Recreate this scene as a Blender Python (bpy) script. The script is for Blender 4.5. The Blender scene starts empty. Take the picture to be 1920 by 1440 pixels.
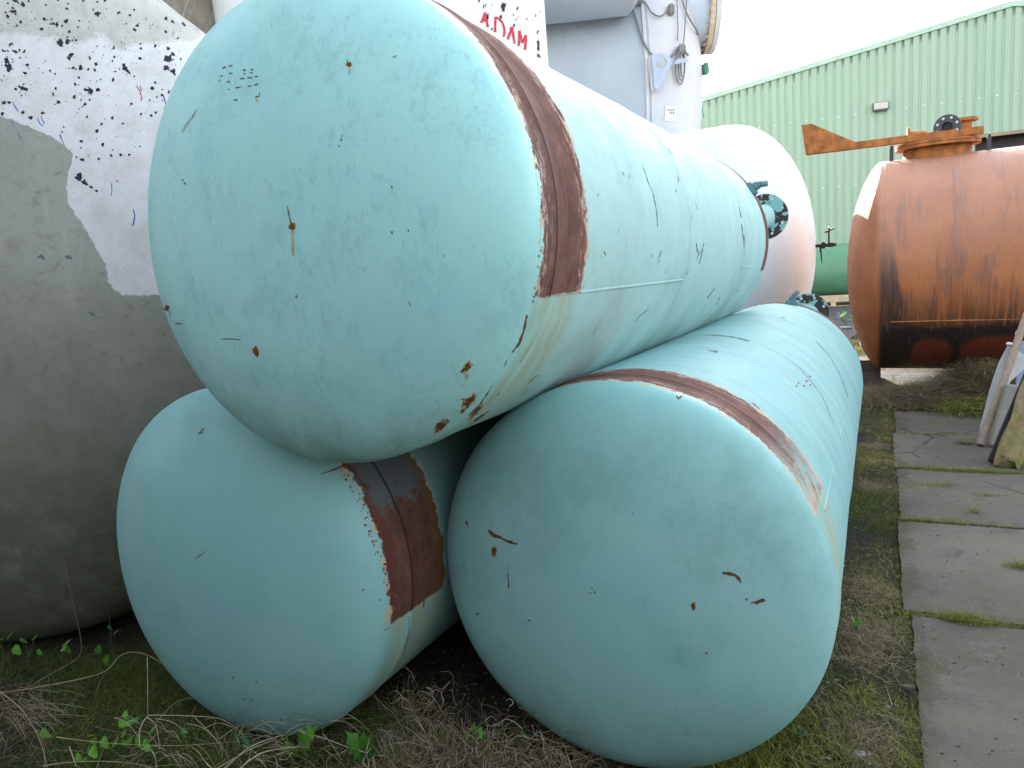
import bpy, bmesh, math, random
import numpy as np
from mathutils import Vector, Matrix
from mathutils.bvhtree import BVHTree

# ------------------------------------------------------------------ camera
S = bpy.context.scene
COL = S.collection
F_PX, CAM_H = 1359.26, 1.6
CR = np.array([0.99666, -0.01334, -0.08055])
PIT, ROLL = 0.164262, -0.0817416
Fw = np.array([0, math.cos(PIT), -math.sin(PIT)])
R0 = np.array([1., 0, 0]); U0 = np.cross(R0, Fw)
Rv = math.cos(ROLL)*R0 + math.sin(ROLL)*U0
Uv = -math.sin(ROLL)*R0 + math.cos(ROLL)*U0
cd = bpy.data.cameras.new('camera'); cam = bpy.data.objects.new('camera', cd); COL.objects.link(cam)
cam.matrix_world = Matrix(((Rv[0], Uv[0], -Fw[0], 0), (Rv[1], Uv[1], -Fw[1], 0), (Rv[2], Uv[2], -Fw[2], CAM_H), (0, 0, 0, 1)))
cd.sensor_fit = 'HORIZONTAL'; cd.sensor_width = 36; cd.lens = F_PX/1920*36
cd.clip_start = 0.05; cd.clip_end = 3000
S.camera = cam
# ------------------------------------------------------------------ light
SUN_AZ, SUN_EL = 6.0, 20.0
SKY_STR, SUN_STR, EXPO = 0.15, 4.0, 2.52
w = bpy.data.worlds.new('World'); S.world = w; w.use_nodes = True
sk = w.node_tree.nodes.new('ShaderNodeTexSky'); sk.sky_type = 'NISHITA'; sk.sun_disc = False
sk.sun_elevation = math.radians(SUN_EL); sk.sun_rotation = math.radians(SUN_AZ)
sk.air_density = 1.0; sk.dust_density = 2.0; sk.ozone_density = 1.0
bg = w.node_tree.nodes['Background']; hs = w.node_tree.nodes.new('ShaderNodeHueSaturation'); hs.inputs['Saturation'].default_value = .42
w.node_tree.links.new(sk.outputs[0], hs.inputs['Color']); w.node_tree.links.new(hs.outputs[0], bg.inputs[0]); bg.inputs[1].default_value = SKY_STR
sl = bpy.data.lights.new('sun', 'SUN'); so = bpy.data.objects.new('sun', sl); COL.objects.link(so)
sl.energy = SUN_STR; sl.angle = math.radians(0.5); sl.color = (1.0, .95, .87)
sdv = Vector((math.sin(math.radians(SUN_AZ))*math.cos(math.radians(SUN_EL)), math.cos(math.radians(SUN_AZ))*math.cos(math.radians(SUN_EL)), math.sin(math.radians(SUN_EL))))
so.rotation_euler = sdv.to_track_quat('Z', 'Y').to_euler(); so.location = (0, 0, 30)
S.view_settings.view_transform = 'Standard'; S.view_settings.look = 'None'
S.view_settings.exposure = EXPO; S.view_settings.gamma = 1; S.view_settings.use_curve_mapping = False

# ------------------------------------------------------------------ geometry of the place
SDIR = np.array([math.sin(.478), math.cos(.478)]); KS = .027; S0 = 1.9
def gz(x, y): return -KS*(SDIR[0]*x + SDIR[1]*y - S0)
def bump(x, y):
    return (.010*np.sin(3.1*x+1.3*y)+.008*np.sin(-2.3*x+4.7*y+1)+.006*np.sin(9*x+2)*np.sin(8*y)+.004*np.sin(17*x+5*y)*np.sin(15*y-4*x))
def gh(x, y): return gz(x, y) + bump(x, y) - .012
def ray(px, py): return Fw + Rv*(px-960)/F_PX - Uv*(py-720)/F_PX
CAMP = np.array([0, 0, CAM_H])
def gr(px, py):
    d = ray(px, py); n = np.array([KS*SDIR[0], KS*SDIR[1], 1.]); P0 = np.array([0, 0, KS*S0])
    return CAMP + d*(((P0-CAMP) @ n)/(d @ n))
def at(px, py, Y): d = ray(px, py); return CAMP + d*(Y/d[1])
def topix(X):
    d = np.asarray(X)-CAMP; z = d @ Fw
    return 960+F_PX*(d @ Rv)/z, 720-F_PX*(d @ Uv)/z

def tag(o, label=None, cat=None, group=None, kind=None):
    if label: o['label'] = label
    if cat: o['category'] = cat
    if group: o['group'] = group
    if kind: o['kind'] = kind
    return o
def empty(name, loc=(0, 0, 0), rot=(0, 0, 0)):
    o = bpy.data.objects.new(name, None); COL.objects.link(o); o.location = loc; o.rotation_euler = rot; o.empty_display_size = .1
    return o
def link(name, me, mats=None, parent=None, smooth=False):
    if not isinstance(mats, (list, tuple)): mats = [mats] if mats else []
    for m in mats: me.materials.append(m)
    o = bpy.data.objects.new(name, me); COL.objects.link(o)
    if parent: o.parent = parent
    if smooth: me.shade_smooth()
    return o

class MB:
    """collects shapes for one mesh"""
    def __init__(s): s.v = []; s.f = []; s.mi = []; s.sm = []
    def add(s, V, Fc, mi=0, sm=False):
        b = len(s.v); s.v += [tuple(map(float, p)) for p in V]
        for f in Fc: s.f.append(tuple(b+i for i in f)); s.mi.append(mi); s.sm.append(sm)
    def box(s, c, d, M=None, mi=0, bev=0):
        c = np.array(c, float); d = np.array(d, float)/2
        if bev:
            bm = bmesh.new(); bmesh.ops.create_cube(bm, size=1); 
            for v in bm.verts: v.co = Vector((v.co.x*d[0]*2, v.co.y*d[1]*2, v.co.z*d[2]*2))
            bmesh.ops.bevel(bm, geom=bm.edges[:], offset=bev, segments=2, affect='EDGES')
            V = np.array([v.co[:] for v in bm.verts]); Fc = [[v.index for v in f.verts] for f in bm.faces]; bm.free()
        else:
            V = np.array([(x, y, z) for x in (-1, 1) for y in (-1, 1) for z in (-1, 1)])*d
            Fc = [(0, 1, 3, 2), (4, 6, 7, 5), (0, 4, 5, 1), (2, 3, 7, 6), (0, 2, 6, 4), (1, 5, 7, 3)]
        if M is not None: V = V @ np.array(M).T
        s.add(V+c, Fc, mi)
    def tube(s, pts, r, n=8, mi=0, cap=True, closed=False):
        P = np.array(pts, float); m = len(P); r = np.ones(m)*np.array(r)
        V = []; prev = None
        for i in range(m):
            t = P[min(i+1, m-1)]-P[max(i-1, 0)] if not closed else P[(i+1) % m]-P[i-1]
            t = t/(np.linalg.norm(t)+1e-12)
            a = prev if prev is not None else (np.array([0, 0, 1.]) if abs(t[2]) < .9 else np.array([1., 0, 0]))
            u = a-t*(a @ t); u /= np.linalg.norm(u)+1e-12; prev = u; v = np.cross(t, u)
            for k in range(n):
                an = 2*math.pi*k/n; V.append(P[i]+r[i]*(math.cos(an)*u+math.sin(an)*v))
        Fc = []
        for i in range(m if closed else m-1):
            j = (i+1) % m
            for k in range(n): Fc.append((i*n+k, i*n+(k+1) % n, j*n+(k+1) % n, j*n+k))
        s.add(V, Fc, mi, True)
        if cap and not closed:
            s.add([V[k] for k in range(n)], [tuple(range(n))[::-1]], mi); s.add([V[(m-1)*n+k] for k in range(n)], [tuple(range(n))], mi)
    def lathe(s, prof, c, ax, n=48, mi=0, sm=True, e=None):
        """prof (s,r) along axis ax from point c"""
        ax = np.array(ax, float); ax /= np.linalg.norm(ax); c = np.array(c, float)
        e1 = np.cross(ax, [0, 0, 1.]); 
        if np.linalg.norm(e1) < .1: e1 = np.cross(ax, [1., 0, 0])
        e1 /= np.linalg.norm(e1); e2 = np.cross(e1, ax)
        V = []; Fc = []
        for (a, r) in prof:
            for k in range(n):
                t = 2*math.pi*k/n; V.append(c+a*ax+r*(math.cos(t)*e1+math.sin(t)*e2))
        for i in range(len(prof)-1):
            for k in range(n): Fc.append((i*n+k, i*n+(k+1) % n, (i+1)*n+(k+1) % n, (i+1)*n+k))
        s.add(V, Fc, mi, sm)
    def build(s, name, mats, parent=None):
        me = bpy.data.meshes.new(name); me.from_pydata(s.v, [], s.f); 
        if not isinstance(mats, (list, tuple)): mats = [mats]
        for m in mats: me.materials.append(m)
        me.polygons.foreach_set('material_index', s.mi); me.polygons.foreach_set('use_smooth', s.sm); me.update()
        bm = bmesh.new(); bm.from_mesh(me); bmesh.ops.recalc_face_normals(bm, faces=bm.faces[:]); bm.to_mesh(me); bm.free()
        o = bpy.data.objects.new(name, me); COL.objects.link(o)
        if parent: o.parent = parent
        return o

# ------------------------------------------------------------------ material helper
class NT:
    def __init__(s, name):
        s.m = bpy.data.materials.new(name); s.m.use_nodes = True; s.t = s.m.node_tree; s.n = s.t.nodes
        s.b = s.n['Principled BSDF']
        s.tc = s.n.new('ShaderNodeTexCoord')
    def put(s, sock, v):
        if isinstance(v, bpy.types.NodeSocket): s.t.links.new(v, sock)
        elif v is not None:
            if isinstance(v, (tuple, list)) and len(v) == 3 and sock.type == 'RGBA': v = (*v, 1)
            sock.default_value = v
    def math(s, op, a, b=None, c=None, clamp=False):
        n = s.n.new('ShaderNodeMath'); n.operation = op; n.use_clamp = clamp
        s.put(n.inputs[0], a); s.put(n.inputs[1], b); s.put(n.inputs[2], c); return n.outputs[0]
    def mix(s, f, a, b, mode='MIX'):
        n = s.n.new('ShaderNodeMix'); n.data_type = 'RGBA'; n.blend_type = mode; n.clamp_factor = True
        s.put(n.inputs[0], f); s.put(n.inputs[6], a); s.put(n.inputs[7], b); return n.outputs[2]
    def noise(s, vec, scale=5, detail=4, rough=.5, dist=0):
        n = s.n.new('ShaderNodeTexNoise'); s.put(n.inputs['Vector'], vec); n.inputs['Scale'].default_value = scale
        n.inputs['Detail'].default_value = detail; n.inputs['Roughness'].default_value = rough; n.inputs['Distortion'].default_value = dist
        return n.outputs['Fac']
    def step(s, v, a, b, lo=0., hi=1.):
        n = s.n.new('ShaderNodeMapRange'); n.interpolation_type = 'SMOOTHSTEP'; s.put(n.inputs[0], v)
        s.put(n.inputs[1], a); s.put(n.inputs[2], b); n.inputs[3].default_value = lo; n.inputs[4].default_value = hi; return n.outputs[0]
    def vec(s, x, y, z):
        n = s.n.new('ShaderNodeCombineXYZ'); s.put(n.inputs[0], x); s.put(n.inputs[1], y); s.put(n.inputs[2], z); return n.outputs[0]
    def sep(s, v):
        n = s.n.new('ShaderNodeSeparateXYZ'); s.put(n.inputs[0], v); return n.outputs
    def mapv(s, v, sc, rot=(0, 0, 0), loc=(0, 0, 0)):
        n = s.n.new('ShaderNodeMapping'); s.put(n.inputs[0], v); n.inputs['Scale'].default_value = sc; n.inputs['Rotation'].default_value = rot
        n.inputs['Location'].default_value = loc; return n.outputs[0]
    def attr(s, name):
        n = s.n.new('ShaderNodeAttribute'); n.attribute_name = name; return n.outputs
    def bump(s, h, strength=.3, dist=.01, prev=None):
        n = s.n.new('ShaderNodeBump'); n.inputs['Strength'].default_value = strength; n.inputs['Distance'].default_value = dist
        s.put(n.inputs['Height'], h)
        if prev: s.t.links.new(prev, n.inputs['Normal'])
        return n.outputs[0]
    def out(s, color=None, rough=None, normal=None, metal=None, spec=None):
        s.put(s.b.inputs['Base Color'], color); s.put(s.b.inputs['Roughness'], rough)
        if normal: s.t.links.new(normal, s.b.inputs['Normal'])
        if metal is not None: s.put(s.b.inputs['Metallic'], metal)
        if spec is not None: s.b.inputs['Specular IOR Level'].default_value = spec
        return s.m

def simple(name, c, rough=.7, var=.25, scale=8, bumpd=.002, metal=0, spec=.4, coord='Object', c2=None):
    m = NT(name); n = m.noise(m.tc.outputs[coord], scale, 6, .6); n2 = m.noise(m.tc.outputs[coord], scale*7, 3, .6)
    a = tuple(x*(1-var) for x in c); b = c2 or tuple(min(1, x*(1+var)) for x in c)
    col = m.mix(m.step(n, .3, .7), a, b); col = m.mix(m.math('MULTIPLY', n2, .35), col, tuple(x*.8 for x in c))
    return m.out(col, m.step(n2, .2, .8, rough-.1, min(1, rough+.1)), m.bump(n2, .5, bumpd), metal, spec)

def cyan_mat(name, band, seed, bandgrey=False, rough0=.42, scratch=1.0, hasband=True, chalk=.2, tone=1.0, lines=(), fade=0, pale=0):
    """painted tank: band = (s0,s1,angle_max,rear length)"""
    m = NT(name); o = m.tc.outputs['Object']
    osh = m.mapv(o, (1, 1, 1), loc=(seed*3.1, seed*1.7, seed))
    x, y, z = m.sep(o)
    ang = m.math('MULTIPLY', m.math('ARCTAN2', x, z), 57.29578)
    big = m.noise(osh, 1.6, 5, .6); med = m.noise(osh, 7, 6, .65); fine = m.noise(osh, 60, 4, .7)
    cyl = m.vec(m.math('MULTIPLY', ang, .012), y, seed)
    circ = m.noise(m.mapv(cyl, (2.0, 26, 1)), 1, 5, .6)          # rings round the shell
    shellmask = m.step(y, 0, .05)
    c = m.mix(m.step(big, .3, .7), (.305, .595, .575), (.355, .645, .62))
    c = m.mix(m.step(med, .42, .75, 0, .35), c, (.25, .53, .56))
    # fine dark rubbed scratches and mottling
    sc = m.noise(m.mapv(osh, (26, 26, 11), rot=(.3, .2, .9)), 1.6, 8, .75, .8)
    c = m.mix(m.step(m.math('MULTIPLY', sc, m.step(med, .3, .6, .8, 1.1)), .52, .70, 0, .34*scratch), c, (.20, .37, .37))
    dots = m.noise(osh, 34, 5, .8)
    c = m.mix(m.step(dots, .60, .74, 0, .55*scratch), c, (.16, .26, .26)); d2 = m.noise(osh, 85, 4, .8); c = m.mix(m.math('MULTIPLY', m.step(d2, .58, .70, 0, .5*scratch), m.step(med, .38, .6)), c, (.17, .28, .28))
    lt = m.noise(m.mapv(osh, (10, 10, 10), rot=(.8, .1, .4)), 2.4, 6, .75, 1.2)
    c = m.mix(m.step(lt, .56, .72, 0, .40*scratch), c, (.46, .71, .70))
    blue = m.noise(osh, 2.3, 4, .5); c = m.mix(m.step(blue, .55, .72, 0, .35), c, (.27, .54, .60))
    c = m.mix(m.step(m.noise(osh, 1.1, 6, .7), .50, .68, 0, .6), c, (.19, .37, .33))
    # rain-washed chalky streaks round the shell
    c = m.mix(m.math('MULTIPLY', m.step(circ, .45, .7, 0, chalk), shellmask), c, (.38, .60, .61))
    c = m.mix(m.math('MULTIPLY', m.step(m.noise(m.mapv(cyl, (1.2, 9, 1)), 1.3, 5, .65), .5, .75, 0, chalk), shellmask), c, (.22, .38, .40))
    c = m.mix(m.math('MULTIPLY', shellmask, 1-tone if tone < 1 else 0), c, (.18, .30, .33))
    if pale: c = m.mix(m.math('MULTIPLY', shellmask, m.step(med, .2, .8, pale*.7, pale)), c, (.36, .44, .435))
    for cy_ in lines:
        dl = m.math('ABSOLUTE', m.math('ADD', m.math('SUBTRACT', y, cy_), m.math('MULTIPLY', m.math('SUBTRACT', med, .5), .006)))
        c = m.mix(m.step(dl, .006, .002, 0, .55), c, (.13, .20, .20))
    # patchy darker green low on the sides
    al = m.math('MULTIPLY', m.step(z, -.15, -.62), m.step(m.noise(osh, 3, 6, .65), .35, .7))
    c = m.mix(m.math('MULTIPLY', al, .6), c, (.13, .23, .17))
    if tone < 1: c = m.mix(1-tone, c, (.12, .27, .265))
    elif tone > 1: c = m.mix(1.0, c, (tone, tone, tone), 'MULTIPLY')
    rough = m.step(med, .3, .7, rough0, rough0+.14)
    h = m.math('ADD', m.math('MULTIPLY', fine, .3), m.math('MULTIPLY', med, .8))
    if hasband:
        s0, s1, amax, Lr = band
        rag = m.math('SUBTRACT', m.noise(osh, 16, 8, .75), .5)
        rags = m.math('ADD', m.math('MULTIPLY', rag, .10), m.math('MULTIPLY', m.math('SUBTRACT', m.noise(osh, 60, 6, .8), .5), .035))
        ys = m.math('ADD', y, rags)
        # stain running down below the end of the band
        st = m.math('MULTIPLY', m.math('MULTIPLY', m.step(y, s0-.02, s0+.03), m.step(y, s1+.03, s1-.04)),
                    m.math('MULTIPLY', m.step(ang, amax-3, amax), m.step(ang, amax+75, amax+10)))
        stn = m.noise(m.mapv(cyl, (5, 22, 1)), 1, 8, .7, .4)
        c = m.mix(m.math('MULTIPLY', st, m.step(stn, .38, .66, .12, .75)), c, (.36, .37, .20))
        c = m.mix(m.math('MULTIPLY', st, m.step(m.noise(osh, 40, 6, .8), .56, .7, 0, .5)), c, (.25, .17, .07))
        e0 = m.step(ys, s0-.002, s0+.002); e1 = m.step(ys, s1+.002, s1-.002)
        ragb = m.noise(osh, 9, 8, .75)
        yb = m.math('ADD', y, m.math('MULTIPLY', m.math('SUBTRACT', ragb, .5), .05))
        amask = m.step(m.math('ADD', ang, m.math('MULTIPLY', rag, 3)), amax+.4, amax-.4)
        amask = m.math('MULTIPLY', amask, m.step(ang, -112, -108))
        out_ = m.math('MULTIPLY', m.math('MULTIPLY', m.step(yb, s0-.021, s0-.018), m.step(yb, s1+.02, s1+.017)), amask)
        band_ = m.math('MULTIPLY', m.math('MULTIPLY', e0, e1), amask)
        rn = m.noise(osh, 12, 8, .7); rn2 = m.noise(m.mapv(cyl, (3, 50, 1)), 1, 6, .7)
        rn3 = m.noise(osh, 45, 8, .8)
        rust = m.mix(m.step(rn, .3, .7), (.098, .046, .038), (.18, .086, .068))
        rust = m.mix(m.step(rn3, .50, .68, 0, .55), rust, (.07, .025, .02))
        rust = m.mix(m.step(rn2, .45, .75, 0, .5), rust, (.26, .13, .09))
        rust = m.mix(m.step(rn, .62, .72, 0, .55), rust, (.42, .26, .22))
        if bandgrey:
            rust = m.mix(.72, rust, m.mix(m.step(rn, .3, .7), (.062, .026, .017), (.12, .05, .032)))
            g = m.step(m.math('ADD', ang, m.math('MULTIPLY', rag, 44)), 70, 66)
            rust = m.mix(g, rust, m.mix(rn, (.070, .082, .092), (.115, .125, .130)))
            rust = m.mix(m.math('MULTIPLY', m.step(m.math('ADD', y, m.math('MULTIPLY', rag, .22)), s0+.035, s0+.025), m.step(rn3, .35, .55, .2, .9)), rust, (.12, .032, .026))
            rust = m.mix(m.step(ys, s1-.07, s1-.01, 0, .6), rust, (.16, .10, .035))
        # dark line of the weld itself
        ln = m.math('ABSOLUTE', m.math('ADD', y, m.math('MULTIPLY', rag, .006)))
        rust = m.mix(m.step(ln, .0075, .0035, 0, .85), rust, (.035, .014, .012))
        # pale flaked edge, chipped patches inside the band
        chip = m.noise(m.mapv(cyl, (7, 18, 1)), 2, 8, .8, .5)
        near0 = m.math('MINIMUM', m.math('ABSOLUTE', m.math('SUBTRACT', y, s0)), m.math('ABSOLUTE', m.math('SUBTRACT', y, s1)))
        ch = m.math('MULTIPLY', m.step(near0, .075, .0), m.step(chip, .50, .58, 0, .8))
        rust = m.mix(m.math('MULTIPLY', ch, 0 if bandgrey else 1), rust, (.62, .47, .38))
        c = m.mix(m.math('MULTIPLY', out_, m.step(chip, .49, .56)), c, m.mix(rn3, (.62, .54, .36), (.36, .22, .10)))
        if fade:
            fl = m.math('MULTIPLY', m.step(ang, amax-26, amax-2), m.step(chip, .60, .46)); band_ = m.math('MULTIPLY', band_, m.math('SUBTRACT', 1, m.math('MULTIPLY', fl, .9)))
            c = m.mix(m.math('MULTIPLY', m.math('MULTIPLY', m.step(ang, amax-28, amax), out_), m.step(med, .38, .6)), c, (.46, .40, .30))
        c = m.mix(band_, c, rust)
        # rear seam band
        yr = m.math('ADD', m.math('SUBTRACT', y, Lr), m.math('MULTIPLY', rags, .5))
        rear = m.math('MULTIPLY', m.math('MULTIPLY', m.step(yr, -.035, -.030), m.step(yr, .11, .105)), amask)
        c = m.mix(rear, c, m.mix(rn, (.13, .055, .045), (.22, .10, .08)))
        tot = m.math('MAXIMUM', band_, rear)
        rough = m.math('ADD', rough, m.math('MULTIPLY', tot, .3), clamp=True)
        h = m.math('ADD', h, m.math('MULTIPLY', tot, m.math('ADD', m.math('MULTIPLY', rn, .8), -.6)))
    return m.out(c, m.math('ADD', rough, m.math('MULTIPLY', shellmask, .15)), m.bump(h, .35, .003), 0, .22)

def plain_paint(name, c, c2, cdirt, rough=.5, seed=0, streak=.4):
    m = NT(name); o = m.mapv(m.tc.outputs['Object'], (1, 1, 1), loc=(seed, seed*2, 0)); x, y, z = m.sep(m.tc.outputs['Object'])
    ang = m.math('ARCTAN2', x, z); cyl = m.vec(ang, y, seed)
    big = m.noise(o, 1.2, 6, .65); med = m.noise(o, 9, 6, .7)
    st = m.noise(m.mapv(cyl, (1.3, 14, 1)), 1, 6, .65)
    col = m.mix(m.step(big, .3, .7), c, c2)
    col = m.mix(m.step(st, .5, .75, 0, streak), col, cdirt)
    col = m.mix(m.step(med, .6, .75, 0, .4), col, cdirt)
    return m.out(col, m.step(med, .3, .7, rough, rough+.15), m.bump(med, .3, .004), 0, .4)

# small mark materials
def flat(name, c, rough=.8): return simple(name, c, rough, .3, 60, .0006)
M_rustmark = flat('rust_mark', (.13, .045, .018)); M_dark = flat('dark_scratch', (.10, .165, .17)); M_drip = flat('rust_drip', (.40, .40, .25), .6)
M_black = flat('bitumen_fleck', (.018, .018, .032)); M_red = flat('red_spray', (.62, .035, .06)); M_blue = flat('blue_scribble', (.08, .16, .42))
M_orng = flat('orange_rust_spot', (.30, .11, .03))

# ------------------------------------------------------------------ marks laid on curved surfaces
RNG = random.Random(4)
def bvh_of(objs):
    vs = []; fs = []
    for o in objs:
        M = o.matrix_world; b = len(vs)
        vs += [M @ v.co for v in o.data.vertices]; fs += [tuple(b+i for i in p.vertices) for p in o.data.polygons]
    return BVHTree.FromPolygons(vs, fs)
def hit(tree, px, py):
    d = Vector(ray(px, py)).normalized(); r = tree.ray_cast(Vector(CAMP), d)
    return r  # loc, normal, idx, dist
class Marks:
    """thin painted marks that follow a surface; merged into the object they lie on"""
    def __init__(s, objs):
        bpy.context.view_layer.update(); s.objs = objs; s.tree = bvh_of(objs); s.data = {o.name: MB() for o in objs}; s.mats = {o.name: [] for o in objs}
        s.trees = {o.name: bvh_of([o]) for o in objs}
    def which(s, p):
        return min(s.objs, key=lambda o: (s.trees[o.name].find_nearest(p)[0]-p).length if s.trees[o.name].find_nearest(p)[0] else 9)
    def mi(s, o, m):
        L = s.mats[o.name]
        if m not in L: L.append(m)
        return L.index(m)
    def put(s, o, V, Fc, m):
        inv = o.matrix_world.inverted(); s.data[o.name].add([inv @ Vector(v) for v in V], Fc, s.mi(o, m), True)
    def line(s, pts, wpx, m, jit=.25, off=.0007, step=3.0, taper=True):
        P = [pts[0]]
        for a, b in zip(pts[:-1], pts[1:]):
            L = math.hypot(b[0]-a[0], b[1]-a[1]); k = max(1, int(L/step))
            for i in range(1, k+1): P.append((a[0]+(b[0]-a[0])*i/k, a[1]+(b[1]-a[1])*i/k))
        V = []; ok = []; jw = 0
        for i, p in enumerate(P):
            a = P[max(i-1, 0)]; b = P[min(i+1, len(P)-1)]; tx, ty = b[0]-a[0], b[1]-a[1]; l = math.hypot(tx, ty)+1e-9
            nx, ny = -ty/l, tx/l
            jw = .55*jw+RNG.uniform(-jit, jit)*1.3; w_ = wpx/2*max(.3, 1+jw)
            if taper and i in (0, len(P)-1): w_ *= .35
            jx = RNG.uniform(-jit, jit)*wpx*.3
            q = []
            for sg in (-1, 1):
                r = hit(s.tree, p[0]+nx*(jx+sg*w_), p[1]+ny*(jx+sg*w_))
                if r[0] is None: break
                nn = r[1] if r[1].dot(r[0]-Vector(CAMP)) < 0 else -r[1]
                q.append(r[0]+nn*off)
            if len(q) < 2: 
                continue
            V += q
        n = len(V)//2
        if n < 2: return
        o = s.which(V[n])
        s.put(o, V, [(2*i, 2*i+1, 2*i+3, 2*i+2) for i in range(n-1)], m)
    def blob(s, px, py, rx, ry, m, rot=0, jit=.35, off=.0009, n=14):
        if m is M_rustmark and max(rx, ry) > 3.6: s.blob(px, py, rx*1.22+.3, ry*1.22+.3, M_orng, rot, jit, off*.5, n)
        V = []; c, sn = math.cos(rot), math.sin(rot)
        r = hit(s.tree, px, py)
        if r[0] is None: return
        nn = r[1] if r[1].dot(r[0]-Vector(CAMP)) < 0 else -r[1]
        V.append(r[0]+nn*off)
        for k in range(n):
            t = 2*math.pi*k/n; q = 1+RNG.uniform(-jit, jit)
            x, y = rx*q*math.cos(t), ry*q*math.sin(t)
            h = hit(s.tree, px+x*c-y*sn, py+x*sn+y*c)
            if h[0] is None: return
            n2 = h[1] if h[1].dot(h[0]-Vector(CAMP)) < 0 else -h[1]
            V.append(h[0]+n2*off)
        s.put(s.which(V[0]), V, [(0, k+1, (k+1) % n+1) for k in range(n)], m)
    def finish(s):
        for o in s.objs:
            d = s.data[o.name]
            if not d.v: continue
            me = o.data; base = len(me.materials)
            for m in s.mats[o.name]: me.materials.append(m)
            bm = bmesh.new(); bm.from_mesh(me); vs = [bm.verts.new(v) for v in d.v]
            for f, mi in zip(d.f, d.mi):
                try:
                    nf = bm.faces.new([vs[i] for i in f]); nf.material_index = base+mi; nf.smooth = True
                except ValueError: pass
            bm.to_mesh(me); bm.free()

# ------------------------------------------------------------------ tanks
def cap_prof(R, a, s0, n, k=26):
    """(s,r) from the pole to the seam, s negative in front"""
    out = []
    for i in range(k+1):
        t = (i/k); ph = t*math.pi/2
        out.append((-s0-a*max(math.cos(ph), 0)**(2/n), R*math.sin(ph)))
    out += [(-s0*.5, R), (-.016, R), (-.008, R+.003), (0, R+.0035)]
    return out
def lathe_y(prof, n, seed=0, dent=.0015):
    rg = np.random.RandomState(seed); ph = rg.uniform(0, 6.28, 8)
    th = np.linspace(0, 2*np.pi, n, endpoint=False); V = []
    for s, r in prof:
        d = dent*(np.sin(3*th+ph[0]+s*2.1)+.7*np.sin(5*th+ph[1]-s*3.3)+.6*np.sin(2*th+ph[2]+s*5.2)+.35*np.sin(9*th+ph[3]+s*7)) if r > .05 else 0*th
        d = d*min(1, r/.4)
        V.append(np.stack([(r+d)*np.sin(th), np.full(n, s)+ (0 if r > .3 else 0), (r+d)*np.cos(th)], 1))
    V = np.concatenate(V); m = len(prof)
    i = np.arange(m-1)[:, None]; k = np.arange(n)[None]; a = i*n+k; b = i*n+(k+1) % n
    Fc = np.stack([a, b, b+n, a+n], -1).reshape(-1, 4)
    return V, Fc
def lathe_part(name, prof, mat, parent, n=192, seed=0, dent=.0015):
    V, Fc = lathe_y(prof, n, seed, dent); me = bpy.data.meshes.new(name); me.from_pydata(V.tolist(), [], Fc[:, ::-1].tolist())
    return link(name, me, mat, parent, True)
def tank(name, C, yaw, el, L, R, a, n, s0, mats, seed=0, nseg=192, dent=.0015, courses=()):
    root = empty(name, C, (el, 0, -yaw)); sm, cm = mats
    prof = [(0, R+.0035), (.008, R+.003), (.016, R)]
    k = 40; ss = [L*i/k for i in range(1, k)]
    for c in courses: ss += [c-.012, c-.005, c+.005, c+.012]
    for s in sorted(ss):
        rr = R
        for c in courses:
            if abs(s-c) < .006: rr = R+.0022
        if .02 < s < L-.02: prof.append((s, rr))
    prof += [(L-.016, R), (L-.008, R+.003), (L, R+.0035)]
    sh = lathe_part('shell', prof, sm, root, nseg, seed, dent)
    fc = lathe_part('end_cap', cap_prof(R, a, s0, n), cm, root, nseg, seed, dent)
    rp = [(L-s, r) for s, r in cap_prof(R, a, s0, n)]
    rc = lathe_part('end_cap', rp[::-1], cm, root, nseg, seed, dent)
    return root, sh, fc, rc
def weld(root, R, deg, s0, s1, mat, w=.011, h=.0026):
    """longitudinal weld bead"""
    t = math.radians(deg); mb = MB(); k = int((s1-s0)/.02); rg = random.Random(3)
    c, s = math.cos(t), math.sin(t); nrm = np.array([s, 0, c]); tan = np.array([c, 0, -s]); V = []; Fc = []
    for i in range(k+1):
        y = s0+(s1-s0)*i/k
        for u, hh in ((-1, -.003), (-.5, .75), (0, 1), (.5, .75), (1, -.003)):
            V.append(nrm*(R+h*hh*(1+rg.uniform(-.2, .2)))+tan*u*w*.5*(1+rg.uniform(-.1, .1))+np.array([0, y, 0]))
    for i in range(k):
        for j in range(4): Fc.append((i*5+j, i*5+j+1, i*5+j+6, i*5+j+5))
    mb.add(V, Fc, 0, True); return mb.build('weld_bead', mat, root)
def disc_flange(mb, c, ax, r, hole, t, nb, rb=.82, bh=.09, mi=0, mib=0, n=40):
    """flat ring with bolt holes shown as through openings: built from a ring with holes via boolean-free tiling"""
    ax = np.array(ax, float); ax /= np.linalg.norm(ax); c = np.array(c, float)
    mb.lathe([(-t/2, hole), (-t/2, r), (t/2, r), (t/2, hole), (-t/2, hole)], c, ax, n, mi, False)

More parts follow.
